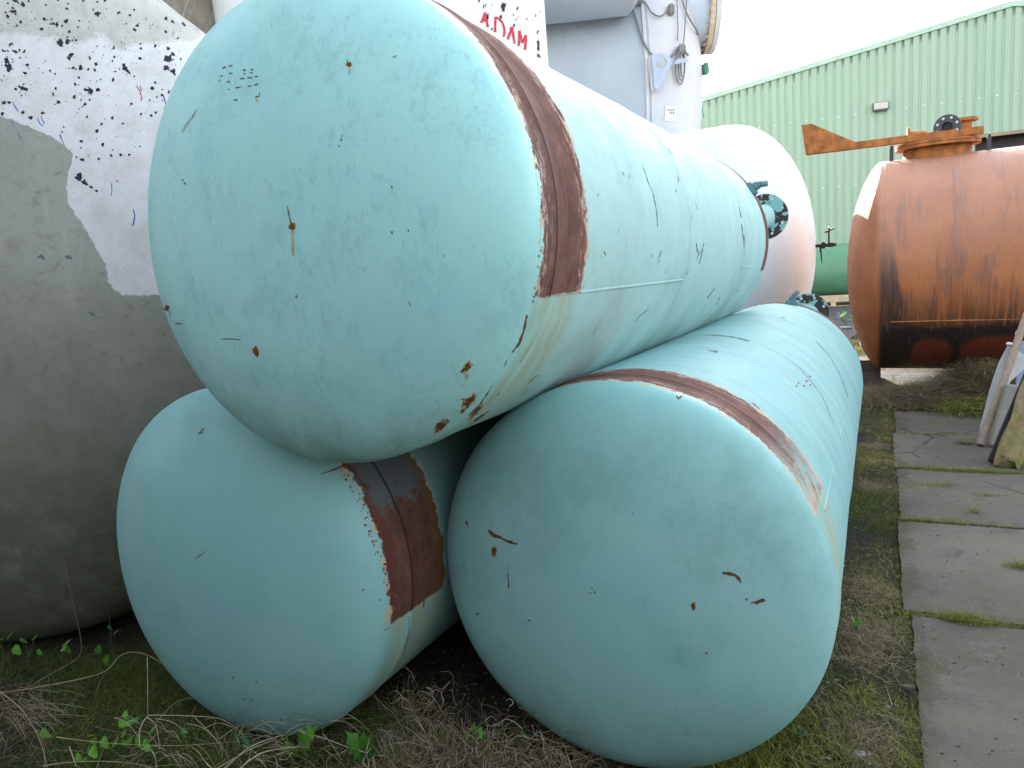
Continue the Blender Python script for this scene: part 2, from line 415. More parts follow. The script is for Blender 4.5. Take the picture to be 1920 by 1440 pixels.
TZ = 1.0
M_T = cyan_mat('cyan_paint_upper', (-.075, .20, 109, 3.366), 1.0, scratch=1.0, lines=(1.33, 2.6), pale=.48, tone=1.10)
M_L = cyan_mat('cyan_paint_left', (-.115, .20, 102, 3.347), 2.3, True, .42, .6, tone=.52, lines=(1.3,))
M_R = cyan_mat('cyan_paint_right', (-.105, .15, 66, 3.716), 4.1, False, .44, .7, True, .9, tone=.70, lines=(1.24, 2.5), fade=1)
M_cybr = simple('lug_dark_cyan', (.10, .20, .22), .6, .3, 20)
def flange_mat():
    m = NT('flange_flaked'); o = m.tc.outputs['Object']; n = m.noise(o, 14, 4, .55, .3)
    c = m.mix(m.step(n, .53, .54), (.035, .022, .02), (.20, .46, .44)); return m.out(c, .7, m.bump(n, .4, .002))
M_FL = flange_mat()
M_hole = flat('bright_bolt_face', (.55, .60, .58))
cyl_tanks = {}
def cyan_tank(key, C, yaw, el, L, mat, label, courses, fl, lug, welds):
    R, a, n, s0 = .62236, .20265, 2.4, .1008
    root, sh, fc, rc = tank('storage_tank', C, yaw, el, L, R, a, n, s0, (mat, mat), seed={'T': 1, 'L': 2, 'R': 3}[key], nseg=256, courses=courses)
    tag(root, label, 'tank', 'three stacked turquoise tanks')
    for d, u0, u1 in welds: weld(root, R, d, u0, u1, mat)
    # nozzle at the far end: neck + bolted flange
    x, z = fl; s = L+.235; mb = MB()
    mb.tube([(x*.80, L-.01, z*.80), (x*.86, s-.13, z*.86), (x*.96, s-.05, z*.96), (x, s-.008, z)], .082, 24)
    nz = mb.build('nozzle', mat, root)
    mb = MB(); mb.lathe([(-.011, .06), (-.011, .150), (.011, .150), (.011, .06), (-.011, .06)], (x, s, z), (0, 1, 0), 48, 0, False)
    for k in range(8):
        t = math.radians(22.5+45*k); mb.lathe([(-.0125, .0001), (-.0125, .0095), (.0125, .0095), (.0125, .0001)], (x+.122*math.sin(t), s, z+.122*math.cos(t)), (0, 1, 0), 10, 1, False)
    mb.build('flange', [M_FL, M_hole], nz)
    # lug at the far seam
    x, z = lug; t = math.atan2(x, z); mb = MB(); M = np.array([[math.cos(t), 0, math.sin(t)], [0, 1, 0], [-math.sin(t), 0, math.cos(t)]])
    u = np.array([math.sin(t), 0, math.cos(t)])
    mb.box(u*(R+.012)+[0, L-.01, 0], (.085, .085, .03), M, bev=.006); mb.box(u*(R+.04)+[0, L-.01, 0], (.05, .05, .05), M, bev=.01)
    mb.lathe([(0, .0001), (0, .019), (.055, .019), (.055, .0001)], u*(R+.055)+[0, L-.005, 0], (u[0]+.5*math.cos(t), .4, u[2]-.5*math.sin(t)), 8)
    mb.build('lug', M_cybr, root)
    cyl_tanks[key] = (root, sh, fc, rc); return root
cyan_tank('T', (-.4144, 2.0505, 1.7177), .4852, -.0271, 3.3657, M_T, 'upper turquoise tank lying across the two lower ones, with a wide brown rust band', (1.33, 2.6), (.585, .15), (.53, .31),
          [(109, .0, 1.33), (106, 2.62, 3.36), (250, 1.33, 2.6)])
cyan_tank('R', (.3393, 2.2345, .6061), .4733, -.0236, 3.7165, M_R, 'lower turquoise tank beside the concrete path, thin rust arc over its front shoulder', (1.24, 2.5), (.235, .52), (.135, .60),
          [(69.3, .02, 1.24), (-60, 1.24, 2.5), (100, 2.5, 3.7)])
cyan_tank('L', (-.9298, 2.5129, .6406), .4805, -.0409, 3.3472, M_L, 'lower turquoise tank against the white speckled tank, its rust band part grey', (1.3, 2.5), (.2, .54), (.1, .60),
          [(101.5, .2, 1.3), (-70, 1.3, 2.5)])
bpy.context.view_layer.update()

# marks on the turquoise tanks (surface scratches, rust spots, chipped letters)
T_ = Marks(cyl_tanks['T'][1:3])
T_.line([(539, 386), (542, 402), (547, 424)], 2.0, M_rustmark); T_.blob(548, 425, 4.5, 6, M_rustmark)
T_.line([(548, 432), (549, 458), (550, 480)], 5, M_drip, .1, .0005); T_.blob(654, 121, 4, 4.5, M_rustmark); T_.line([(651, 110), (652, 124)], 1.8, M_rustmark)
T_.line([(655, 127), (656, 140)], 4, M_drip, .1, .0005)
for a, b in (((417, 129), (424, 125)), ((428, 124), (437, 123)), ((429, 138), (436, 137)), ((413, 143), (418, 142)), ((410, 152), (414, 150)), ((425, 154), (432, 153)),
             ((455, 132), (462, 131)), ((456, 138), (461, 138)), ((470, 131), (476, 130)), ((469, 137), (475, 136)), ((450, 148), (459, 147)), ((464, 146), (474, 145)), ((477, 144), (484, 143)),
             ((427, 168), (431, 167)), ((441, 165), (452, 163)), ((455, 163), (457, 162)), ((465, 162), (472, 161)), ((476, 160), (485, 157)), ((437, 188), (446, 187)), ((478, 182), (487, 180)), ((486, 180), (487, 174))):
    T_.line([a, b], 2.0, M_rustmark, .2, step=2)
T_.line([(480, 185), (484, 192)], 5, M_drip, .1, .0005)
for i in range(8): T_.line([(342+i*3.6, 250-i*5.0), (344+i*3.6, 238-i*5.0)], .9, M_rustmark, .2)
T_.blob(313, 577, 4, 5, M_rustmark, .5); T_.line([(316, 581), (321, 592)], 1.2, M_rustmark); T_.line([(328, 608), (336, 606), (344, 608)], 2, M_orng)
T_.blob(480, 660, 4, 8, M_rustmark, -.2); T_.line([(414, 636), (433, 635), (452, 637)], 1.5, M_rustmark)
for (x, y, rx, ry) in ((876, 688, 11, 4.5), (881, 752, 15, 5.5), (826, 799, 14, 5), (868, 770, 5, 2.5), (893, 772, 16, 3)):
    T_.blob(x, y, rx*1.15, ry*1.35, M_drip, -.85, .4, .0005); T_.blob(x, y, rx, ry, M_rustmark, -.85, .5, .0009, 20)
T_.blob(868, 748, 3, 2, M_orng); T_.blob(873, 749, 2, 2, M_orng); T_.line([(875, 700), (874, 712)], 5, M_drip, .2, .0005)
T_.line([(988, 590), (982, 620), (973, 645), (960, 661)], 3, M_rustmark, .4); T_.line([(951, 674), (945, 688)], 1.6, M_dark)
T_.line([(925, 720), (911, 742), (897, 762), (880, 778)], 2.4, M_rustmark, .5); T_.line([(917, 770), (900, 782), (888, 790)], 2.6, M_rustmark, .5)
T_.line([(1000, 640), (985, 665), (975, 680)], 2.2, M_drip, .3); T_.line([(932, 742), (938, 736)], 2, M_dark); T_.line([(990, 720), (1003, 705), (1013, 704)], 1.2, M_dark); T_.line([(975, 745), (990, 727)], 1, M_dark)
T_.line([(1111, 628), (1117, 616), (1120, 610)], 1.4, M_dark); T_.line([(1190, 605), (1200, 592), (1215, 580)], 1, M_dark)
T_.line([(1204, 308), (1214, 338), (1224, 362), (1231, 395), (1233, 425)], 1.0, M_dark, .6, taper=True); T_.line([(1250, 276), (1258, 286), (1262, 292)], 1.3, M_dark)
for a, b in (((1303, 378), (1308, 394)), ((1305, 455), (1308, 474)), ((1312, 470), (1305, 490)), ((1320, 455), (1311, 495)), ((1390, 420), (1394, 452)), ((1386, 387), (1389, 408)), ((1395, 440), (1395, 465)), ((1290, 505), (1288, 515)),
             ((1350, 556), (1342, 574)), ((1340, 540), (1326, 560)), ((1298, 402), (1296, 412)), ((1205, 397), (1203, 402)), ((1270, 330), (1273, 340)), ((1132, 470), (1136, 480)), ((1160, 430), (1158, 438)), ((1240, 470), (1236, 482)), ((1237, 486), (1233, 495)), ((1166, 322), (1170, 330))):
    T_.line([a, b], 1.3, M_dark, .5, step=2)
for i in range(18): T_.line([(lambda x, y: ((x, y), (x+RNG.uniform(-2, 2), y+RNG.uniform(3, 9))))(RNG.uniform(1090, 1400), RNG.uniform(200, 560))][0], RNG.uniform(.7, 1.2), M_dark, .4)
for x, y in ((1010, 480), (1008, 500), (1003, 540), (1001, 556), (999, 565), (1013, 470), (1010, 455), (641, 255), (640, 262), (636, 274), (742, 106), (738, 107), (343, 338), (347, 344), (768, 567), (769, 572), (556, 556), (735, 436), (766, 432), (735, 350), (832, 480)):
    T_.blob(x, y, RNG.uniform(1, 2.2), RNG.uniform(1.5, 3), M_dark)
T_.finish()
R_ = Marks(cyl_tanks['R'][1:3])
R_.line([(915, 993), (925, 1003), (940, 1009), (955, 1016), (967, 1020), (970, 1017)], 5, M_rustmark, .45); R_.line([(915, 992), (926, 1001), (940, 1006)], 2.5, M_orng, .4, .0004)
R_.blob(926, 1035, 4, 7, M_rustmark, .2, .6); R_.line([(952, 1062), (953, 1084), (954, 1104)], 1.8, M_rustmark, .3); R_.line([(874, 976), (878, 990)], 3, M_rustmark, .5)
R_.line([(1354, 1074), (1366, 1075), (1378, 1078), (1386, 1086), (1389, 1094)], 4, M_rustmark, .5); R_.line([(1407, 1131), (1420, 1129), (1435, 1124)], 4.5, M_rustmark, .5)
R_.blob(1300, 1136, 3.5, 6.5, M_rustmark, .1, .5); R_.blob(1399, 1124, 2.5, 2.5, M_rustmark); R_.blob(1325, 1224, 2.5, 2.5, M_orng); R_.line([(1292, 1134), (1299, 1134)], 1.6, M_rustmark)
R_.line([(1320, 628), (1350, 629), (1380, 633), (1405, 640)], 2.4, M_dark, .3); R_.line([(1328, 657), (1336, 659), (1346, 660)], 3.2, M_dark, .5); R_.line([(1465, 595), (1472, 597)], 2, M_dark)
R_.line([(1268, 742), (1272, 748), (1280, 741)], 3, M_rustmark, .5); R_.line([(1410, 755), (1425, 768)], 2, M_rustmark, .4)
R_.line([(1530, 640), (1555, 668), (1574, 700), (1590, 745)], 1.0, M_dark, .4); R_.line([(1500, 690), (1540, 740), (1562, 790)], .9, M_dark, .4)
for x, y in ((1497, 718), (1507, 724), (1519, 706), (1519, 722), (1493, 724), (1512, 715), (1186, 963), (1110, 1103), (1115, 1110), (1107, 1112), (895, 1151), (992, 1163), (870, 1060)): R_.blob(x, y, RNG.uniform(1.2, 2.6), RNG.uniform(1, 2.2), M_rustmark)
R_.finish()
L_ = Marks(cyl_tanks['L'][1:3])
L_.blob(376, 812, 5, 2.5, M_dark, -.2); L_.line([(374, 811), (384, 803)], 3, M_rustmark); L_.line([(365, 1048), (376, 1041), (388, 1032)], 1.5, M_dark); L_.line([(380, 1165), (381, 1158)], 1.3, M_dark)
for x, y in ((471, 1311), (481, 1279), (438, 1270), (459, 1311), (528, 1348), (725, 1113), (681, 1106), (713, 1125)): L_.blob(x, y, 2, 2.2, M_dark)
L_.blob(728, 1112, 2.5, 5, M_rustmark); L_.line([(600, 889), (620, 883), (645, 873)], 2.2, M_rustmark, .3); L_.line([(630, 903), (650, 888)], 2, M_orng, .4); L_.line([(690, 1005), (700, 1006)], 1.2, M_rustmark)
L_.line([(720, 1182), (730, 1176)], 1.6, M_rustmark)
L_.line([(795, 1120), (794, 1140)], 2, M_rustmark); L_.line([(766, 1155), (766, 1190), (755, 1230)], 1.3, M_dark)
for i in range(26): L_.blob(RNG.uniform(690, 752), 0, 1, 1, M_rustmark) if 0 else None
for i in range(45):
    t = i/45; x = 655+100*t**.8+RNG.uniform(-12, 2); y = 885+270*t+RNG.uniform(-4, 4); L_.blob(x-4, y, RNG.uniform(1, 2.6), RNG.uniform(1, 3), M_rustmark if i % 3 else M_orng)
L_.finish()

# ------------------------------------------------------------------ big speckled tank on the left
def seg_sdf(P, poly):
    """signed distance (inside negative) of points to polygon"""
    P = np.asarray(P); a = np.array(poly, float); b = np.roll(a, -1, 0); d = np.full(len(P), 1e9); ins = np.zeros(len(P), bool)
    for p, q in zip(a, b):
        pq = q-p; t = np.clip(((P-p) @ pq)/(pq @ pq), 0, 1); d = np.minimum(d, np.linalg.norm(P-(p+t[:, None]*pq), axis=1))
        c = ((p[1] > P[:, 1]) != (q[1] > P[:, 1])); xx = (q[0]-p[0])*(P[:, 1]-p[1])/((q[1]-p[1]) if q[1] != p[1] else 1e-9)+p[0]
        ins ^= c & (P[:, 0] < xx)
    return np.where(ins, -d, d)
def add_attr(o, name, vals):
    at_ = o.data.attributes.new(name, 'FLOAT', 'POINT'); at_.data.foreach_set('value', np.asarray(vals, np.float32))
def world_verts(o):
    n = len(o.data.vertices); a = np.empty(n*3); o.data.vertices.foreach_get('co', a); a = a.reshape(-1, 3); M = np.array(o.matrix_world)
    return a @ M[:3, :3].T+M[:3, 3]
def g_cap_mat():
    m = NT('white_flaked_paint'); o = m.tc.outputs['Object']
    big = m.noise(o, 1.7, 6, .65); med = m.noise(o, 8, 7, .7); fine = m.noise(o, 70, 5, .7); rag = m.math('MULTIPLY', m.math('SUBTRACT', m.noise(o, 22, 9, .8), .5), .045)
    white = m.mix(m.step(med, .35, .75), (.66, .67, .67), (.54, .54, .51)); white = m.mix(m.step(m.noise(o, 3, 6, .7), .55, .7, 0, .5), white, (.48, .47, .42))
    grey = m.mix(m.step(big, .3, .7), (.25, .265, .225), (.34, .355, .31)); grey = m.mix(m.step(med, .5, .8, 0, .6), grey, (.20, .20, .165))
    vs = m.noise(m.mapv(o, (7, 7, 1.2)), 1, 6, .7); grey = m.mix(m.step(vs, .58, .72, 0, .4), grey, (.46, .45, .42)); grey = m.mix(m.step(m.noise(o, 26, 7, .8), .52, .66, 0, .5), grey, (.15, .16, .125))
    x_, y_, z = m.sep(o)
    grey = m.mix(m.math('MULTIPLY', m.step(z, .25, -1.15), m.step(med, .2, .6, .6, 1)), grey, (.105, .115, .08))   # olive tint low down, with the shade at the base painted into it
    top = m.mix(m.step(med, .35, .7), (.50, .50, .46), (.40, .39, .35)); top = m.mix(m.step(vs, .55, .7, 0, .5), top, (.30, .29, .24))
    soft = m.step(x_, -.75, -1.35, .003, .16); z1 = m.step(m.math('ADD', m.attr('zone')[2], m.math('ADD', rag, m.math('MULTIPLY', m.math('SUBTRACT', med, .5), .05))), soft, m.math('MULTIPLY', soft, -1)); z2 = m.step(m.math('ADD', m.attr('topzone')[2], m.math('MULTIPLY', rag, 2)), .02, -.02)
    c = m.mix(z2, white, top); c = m.mix(z1, c, grey)
    # fine black peppering in the white paint
    pep = m.math('MAXIMUM', m.noise(o, 42, 6, .85), m.math('MULTIPLY', m.noise(m.mapv(o, (1, 1, .6)), 95, 4, .8), 1.0)); cl = m.math('MULTIPLY', m.step(m.noise(o, 2.2, 4, .55), .36, .58), m.step(z, -.2, .35))
    c = m.mix(m.math('MULTIPLY', m.math('MULTIPLY', m.step(pep, .655, .685), cl), m.math('SUBTRACT', 1, z1)), c, (.035, .035, .055))
    dr = m.noise(m.mapv(o, (16, 16, 1.6)), 1, 7, .75, .3); c = m.mix(m.math('MULTIPLY', m.math('MULTIPLY', m.step(dr, .58, .70, 0, .6), m.step(z, .2, .9)), m.math('SUBTRACT', 1, z1)), c, (.34, .31, .22))
    h = m.math('ADD', m.math('MULTIPLY', fine, .5), m.math('MULTIPLY', z1, -.6))
    return m.out(c, .8, m.bump(m.math('ADD', h, med), .5, .004), 0, .25)
def g_shell_mat():
    m = NT('brown_streaked_shell'); x, y, z = m.sep(m.tc.outputs['Object']); ang = m.math('ARCTAN2', x, z); cyl = m.vec(ang, y, 0)
    s = m.noise(m.mapv(cyl, (3, 26, 1)), 1, 7, .7, .3); s2 = m.noise(m.mapv(cyl, (14, 18, 1)), 1, 7, .75); b = m.noise(m.tc.outputs['Object'], 5, 6, .7)
    c = m.mix(m.step(b, .3, .7), (.19, .155, .12), (.30, .255, .205)); c = m.mix(m.step(s, .55, .68, 0, .8), c, (.52, .43, .30)); c = m.mix(m.step(s2, .55, .7, 0, .5), c, (.12, .10, .085))
    c = m.mix(m.step(y, .03, .0), c, (.07, .07, .075))
    return m.out(c, .85, m.bump(s2, .6, .01), 0, .2)
M_GC, M_GS = g_cap_mat(), g_shell_mat()
G, gsh, gfc, grc = tank('storage_tank', (-2.479, 3.477, 1.632), .038, -.02, 2.0, 1.635, .572, 2.4, .08, (M_GC, M_GC), seed=7, nseg=320, dent=.002)
tag(G, 'huge white tank with black speckles above and bare grey below, at the left edge', 'tank')
bpy.context.view_layer.update()
Wv = world_verts(gfc); px, py = topix(Wv); mpp = np.linalg.norm(Wv-CAMP, axis=1)/F_PX
zone = [(-900, 150), (-300, 190), (0, 218), (60, 240), (100, 260), (128, 278), (136, 292), (130, 320), (124, 350), (128, 385), (150, 415), (172, 450), (186, 482), (199, 492), (200, 515), (205, 535), (226, 552), (262, 570), (270, 552), (284, 545), (300, 552), (700, 560), (700, 1700), (-900, 1700)]
topz = [(-900, -900), (900, -900), (900, -300), (385, 62), (362, 80), (340, 75), (300, 82), (262, 78), (232, 95), (212, 86), (190, 60), (150, 84), (118, 74), (90, 66), (0, 62), (-900, 60)]
add_attr(gfc, 'zone', np.clip(seg_sdf(np.stack([px, py], 1), zone)*mpp, -1, 1)); add_attr(gfc, 'topzone', np.clip(seg_sdf(np.stack([px, py], 1), topz)*mpp, -1, 1))
G_ = Marks([gfc])
def flecks(Mk, n, x0, x1, y0, y1, r0, r1, clusters=(), poly=None, m=M_black):
    k = 0; tries = 0
    while k < n and tries < n*20:
        tries += 1
        if clusters and RNG.random() < .55:
            cx, cy, sg = RNG.choice(clusters); x, y = RNG.gauss(cx, sg), RNG.gauss(cy, sg*1.3)
        else: x, y = RNG.uniform(x0, x1), RNG.uniform(y0, y1)
        if poly is not None and seg_sdf([(x, y)], poly)[0] < 4: continue
        r = r0+(r1-r0)*RNG.random()**3.2; Mk.blob(x, y, r*RNG.uniform(.7, 1.1), r*RNG.uniform(.7, 1.4), m, RNG.uniform(0, 3), .45, n=9); k += 1
flecks(G_, 480, 0, 350, 0, 300, .5, 3.6, [(15, 115, 8), (45, 165, 12), (105, 30, 14), (118, 80, 12), (130, 120, 14), (165, 165, 14), (235, 120, 16), (318, 118, 14), (270, 60, 26), (20, 90, 16), (25, 20, 12), (200, 180, 40)], zone)
for x, y, rx, ry, ro in ((13, 115, 4.5, 6, 0), (16, 126, 5, 8, -.5), (44, 166, 8, 4, .4), (234, 127, 4, 8, -.4), (316, 110, 7, 8, 0), (312, 128, 6, 4, .6), (325, 135, 4, 6, -.5), (151, 127, 4, 4, 0), (114, 80, 7, 6, .3), (127, 78, 4, 6, 0), (168, 170, 5, 7, 0), (26, 22, 6, 3, 0), (110, 191, 4, 3, 0), (80, 212, 4, 3, 0), (57, 220, 4, 3, .2), (43, 211, 3, 3, 0), (182, 246, 3, 3, 0), (192, 272, 3, 4, 0), (139, 182, 3, 3, 0), (183, 26, 5, 4, 0), (209, 292, 2.5, 2.5, 0), (185, 298, 2.5, 2.5, 0),
                         (148, 333, 6, 8, -.3), (158, 342, 6, 4, .5), (171, 351, 4, 3, .3), (181, 358, 3, 2.5, 0), (7, 193, 4, 3, 0), (18, 192, 3, 3, 0)):
    G_.blob(x, y, rx, ry, M_black, ro, .5, n=16)
for pts in ([(24, 190), (28, 200), (35, 209)], [(70, 220), (74, 231), (82, 237)], [(77, 217), (80, 226), (84, 232)], [(112, 251), (116, 262), (121, 273)], [(209, 343), (210, 356), (209, 368)], [(250, 392), (253, 405), (250, 420), (247, 424)], [(218, 337), (222, 342)], [(3, 250), (5, 255)], [(20, 222), (26, 238)], [(33, 248), (40, 262)], [(64, 32), (68, 38)]):
    G_.line(pts, 2.2, M_blue, .3)
for pts in ([(256, 160), (262, 172), (266, 182), (264, 190)], [(262, 160), (266, 172)], [(305, 176), (309, 188), (312, 200)], [(307, 200), (309, 208)]): G_.line(pts, 2, M_red if pts[0][0] == 256 else M_blue, .3)
for pts in ([(186, 1001), (197, 994), (208, 990)], [(70, 483), (78, 480), (84, 488)], [(122, 481), (130, 482), (136, 486)], [(166, 585), (178, 592), (188, 598)]): G_.line(pts, 3.5, M_dark, .5)
G_.finish()

# ------------------------------------------------------------------ vertical white tank with red lettering
def a_mat():
    m = NT('white_paint_flaking'); o = m.tc.outputs['Object']; n = m.noise(o, 4, 7, .7); p = m.noise(m.mapv(o, (1, 1, .55)), 17, 6, .75)
    c = m.mix(m.step(n, .3, .7), (.80, .80, .78), (.72, .72, .70)); c = m.mix(m.step(p, .68, .70), c, (.10, .11, .14))
    return m.out(c, .6, m.bump(n, .3, .004), 0, .35)
M_A = a_mat()
M_gal = simple('galvanised_steel', (.42, .44, .46), .45, .15, 12, .001, .6)
AX, AY, AR = -1.05, 8.3, 1.72
A = empty('vertical_tank', (AX, AY, gz(AX, AY)))
tag(A, 'tall white upright tank with red hand-painted name behind the upper turquoise tank', 'tank')
V = []; Fc = []; nz_ = 120; na = 240
for i in range(nz_+1):
    z = 9.4*i/nz_
    for k in range(na): t = 2*math.pi*k/na; V.append((AR*math.sin(t), AR*math.cos(t), z))
for i in range(nz_):
    for k in range(na): Fc.append((i*na+k, (i+1)*na+k, (i+1)*na+(k+1) % na, i*na+(k+1) % na))
me = bpy.data.meshes.new('shell'); me.from_pydata(V, [], Fc); ash = link('shell', me, M_A, A, True)
mb = MB(); mb.lathe([(0, AR), (.25, AR*.97), (.5, AR*.8), (.7, AR*.45), (.78, .001)], (0, 0, 9.4), (0, 0, 1), 96); mb.build('roof', M_A, A)
mb = MB(); 
for zz in (2.9, 5.8): mb.lathe([(0, AR), (0, AR+.012), (.05, AR+.012), (.05, AR)], (0, 0, zz), (0, 0, 1), 160, 0, False)
bpy.context.view_layer.update()
A_ = Marks([ash])
zc = lambda p: (840+p[0]/8.727, p[1]/8.727)
for st in ([(540, 375), (575, 290), (600, 205)], [(605, 205), (628, 320), (648, 445)], [(548, 330), (620, 335)], [(775, 275), (770, 400), (768, 530)], [(778, 280), (845, 318), (885, 370), (912, 440), (922, 520), (905, 605)],
           [(972, 645), (1010, 540), (1042, 440)], [(1042, 440), (1062, 560), (1086, 715)], [(1152, 755), (1160, 620), (1163, 500)], [(1166, 505), (1190, 600), (1212, 705)], [(1212, 705), (1240, 640), (1268, 570)], [(1270, 575), (1268, 700), (1255, 815)]):
    A_.line([zc(p) for p in st], 4.4, M_red, .12, .004, 2, False)
for x, y, rx, ry in ((895, 115, 4, 8), (915, 90, 3, 5), (645, 280, 2.2, 6), (855, 275, 2.5, 3.5), (1470, 700, 2.4, 6), (1475, 790, 2.2, 6), (1462, 905, 1.2, 4), (1490, 915, 1.2, 4), (580, 110, 1.2, 3), (1130, 140, 1.3, 4), (1065, 245, 1.2, 2), (1430, 255, 1, 3.4), (1495, 190, .8, 2), (1285, 310, .8, 3), (1105, 320, .8, 3), (1075, 415, 1.6, 3), (1465, 520, 1.2, 4), (505, 15, 1.2, 4), (615, 80, 1, 3), (710, 80, .8, 2), (715, 475, 1.5, 2), (1375, 325, .8, 1), (1150, 280, .7, 2)):
    p = zc((x, y)); A_.blob(p[0], p[1], rx, ry, M_black, RNG.uniform(-.3, .3), .4, .006)
A_.finish()

def bt_mat():
    m = NT('brown_streaked_steel'); x, y, z = m.sep(m.tc.outputs['Object']); ang = m.math('ARCTAN2', x, y); cyl = m.vec(m.math('ADD', ang, m.math('MULTIPLY', z, .30)), z, 0)
    s = m.noise(m.mapv(cyl, (30, .9, 1)), 1, 7, .7, .3); s2 = m.noise(m.mapv(cyl, (34, 6, 1)), 1, 7, .75); b = m.noise(m.tc.outputs['Object'], 4, 6, .7)
    c = m.mix(m.step(b, .3, .7), (.19, .165, .135), (.30, .265, .22)); c = m.mix(m.step(s, .56, .68, 0, .8), c, (.55, .47, .34)); c = m.mix(m.step(s2, .55, .7, 0, .5), c, (.12, .105, .09))
    return m.out(c, .85, m.bump(s2, .6, .01), 0, .2)
M_BT = bt_mat(); BTx, BTy = -4.55, 8.3
BT = empty('vertical_tank', (BTx, BTy, gz(BTx, BTy))); tag(BT, 'upright grey-brown streaked tank behind the huge speckled tank, at the top left', 'tank')
mb = MB(); mb.lathe([(0, 2.15), (3, 2.15), (6, 2.15), (10.2, 2.15)], (0, 0, 0), (0, 0, 1), 128); mb.build('shell', M_BT, BT)
mb = MB(); mb.lathe([(0, 2.15), (.3, 2.0), (.6, 1.3), (.7, .001)], (0, 0, 10.2), (0, 0, 1), 96); mb.build('roof', M_BT, BT)

# ------------------------------------------------------------------ white tank with domed end, rear left of the path
M_W = plain_paint('white_tank_paint', (.62, .75, .79), (.57, .69, .73), (.44, .50, .51), .5, 3, .25)
W, wsh, wfc, wrc = tank('storage_tank', (3.33, 10.6, 1.50), .478-math.pi/2, 0, 4.2, 1.742, 1.06, 2.05, .05, (M_W, M_W), seed=9, nseg=160, dent=.004)
tag(W, 'weathered white tank with a rounded end, behind the far ends of the turquoise tanks', 'tank')
M_blkiron = simple('black_iron', (.02, .018, .018), .5, .3, 20, .001, .3)
bpy.context.view_layer.update()
# valve on the pole of the dome (local coords: -Y is outward)
mb = MB(); yy = -(1.06+.05)
mb.tube([(0, yy+.05, 0), (0, yy-.26, 0)], .022, 8); mb.box((0, yy-.10, 0), (.09, .05, .09), bev=.01); mb.box((0, yy-.19, 0), (.06, .09, .06), bev=.01)
mb.tube([(0, yy-.17, 0), (0, yy-.17, .17)], .012, 6); mb.tube([(0, yy-.06, 0), (0, yy-.08, -.24)], [.016, .006], 6); mb.tube([(0, yy-.12, .17), (0, yy-.24, .22)], .012, 6)
mb.tube([(.0+.045*math.cos(t), yy-.17, .19+.045*math.sin(t)) for t in np.linspace(0, 6.28, 13)[:-1]], .008, 6, closed=True)
mb.build('drain_valve', M_blkiron, W)
mb = MB(); mb.lathe([(0, 1.742), (0, 1.752), (.05, 1.752), (.05, 1.742)], (0, -.02, 0), (0, 1, 0), 160, 0, False); mb.build('weld_ring', M_W, W)
for yk in (.9, 3.2):
    mb = MB(); mb.box((0, yk, -1.62), (2.0, .25, .26), bev=.01); mb.build('saddle', M_gal, W)

# ------------------------------------------------------------------ blue-grey vessel high behind it
M_B = plain_paint('vessel_grey_paint', (.36, .41, .465), (.41, .455, .50), (.33, .36, .39), .5, 5, .3)
M_BC = plain_paint('vessel_cap_paint', (.52, .535, .56), (.58, .585, .60), (.47, .46, .44), .5, 6, .25)
BR, BA, BS0 = 2.44, 1.1, .06
B, bsh, bfc, brc = tank('process_vessel', (2.773, 14.4, 4.53), -1.487, 0, 7.0, BR, BA, 2.2, BS0, (M_B, M_BC), seed=11, nseg=200, dent=.004)
tag(B, 'large raised blue-grey vessel with looped cables and a bolted nozzle, behind the white tanks', 'vessel')
for yk in (.9, 5.6):
    mb = MB()
    for xk in (-1.3, 1.3): mb.box((xk, yk, -3.3), (.22, .22, 3.2), bev=.01)
    mb.box((0, yk, -2.35), (2.9, .26, .5), bev=.01); mb.build('support_frame', M_gal, B)
bpy.context.view_layer.update(); BI = B.matrix_world.inverted()
tb = bvh_of([bsh, bfc])
def Bp(px_, py_, off=.03):
    r = hit(tb, px_, py_)
    if r[0] is None:
        p = Vector(at(px_, py_, 13.6)); return BI @ p
    n = r[1] if r[1].dot(r[0]-Vector(CAMP)) < 0 else -r[1]
    return BI @ (r[0]+n*off)
# duct / smaller cylinder running along the upper front of the shell
p1 = Bp(1100, 20, .0)
mb = MB(); e = BI @ Vector(at(1180, -8, 11.9)); s_ = BI @ Vector(at(1022, 22, 12.6))
dr = .85
pc = np.array(BI @ Vector(at(1176, -42, 11.7)))+np.array([0, 0, .35])
ax = np.array([0, 1., 0])
mb.lathe([(-.22, .001), (-.2, dr*.5), (-.12, dr*.85), (0, dr), (5.5, dr), (5.55, .001)], pc, ax, 64); mb.build('side_drum', M_B, B)
# weld rib at the seam
mb = MB(); mb.lathe([(-.02, BR), (-.02, BR+.03), (.03, BR+.03), (.03, BR)], (0, .06, 0), (0, 1, 0), 200, 0, False); mb.build('weld_ring', M_BC, B)
# nozzle upper right
nzc = np.array(BI @ Vector(at(1300, 4, 13.4)))
M_cream = simple('rusty_cream_flange', (.55, .45, .32), .6, .3, 14); M_nz = plain_paint('nozzle_blue_paint', (.50, .60, .72), (.46, .56, .66), (.40, .44, .42), .5, 8, .3)
mb = MB(); nr = .74; nax = np.array([0.0, -1., 0])
mb.lathe([(-1.2, nr), (.12, nr), (.16, nr)], nzc, nax, 64); nzo = mb.build('nozzle', M_nz, B)
mb = MB(); mb.lathe([(.14, nr-.05), (.14, nr+.12), (.22, nr+.12), (.22, nr-.05), (.14, nr-.05)], nzc, nax, 64, 0, False)
mb.lathe([(.23, .0001), (.23, nr+.12), (.32, nr+.12), (.32, .30), (.30, .0001)], nzc, nax, 64, 1, False)
for k in range(24):
    t = 2*math.pi*k/24; q = nzc+nax*.30+np.array([(nr+.05)*math.sin(t), 0, (nr+.05)*math.cos(t)]); mb.lathe([(-.2, .022), (.04, .022), (.04, .001)], q, nax, 6, 0, False)
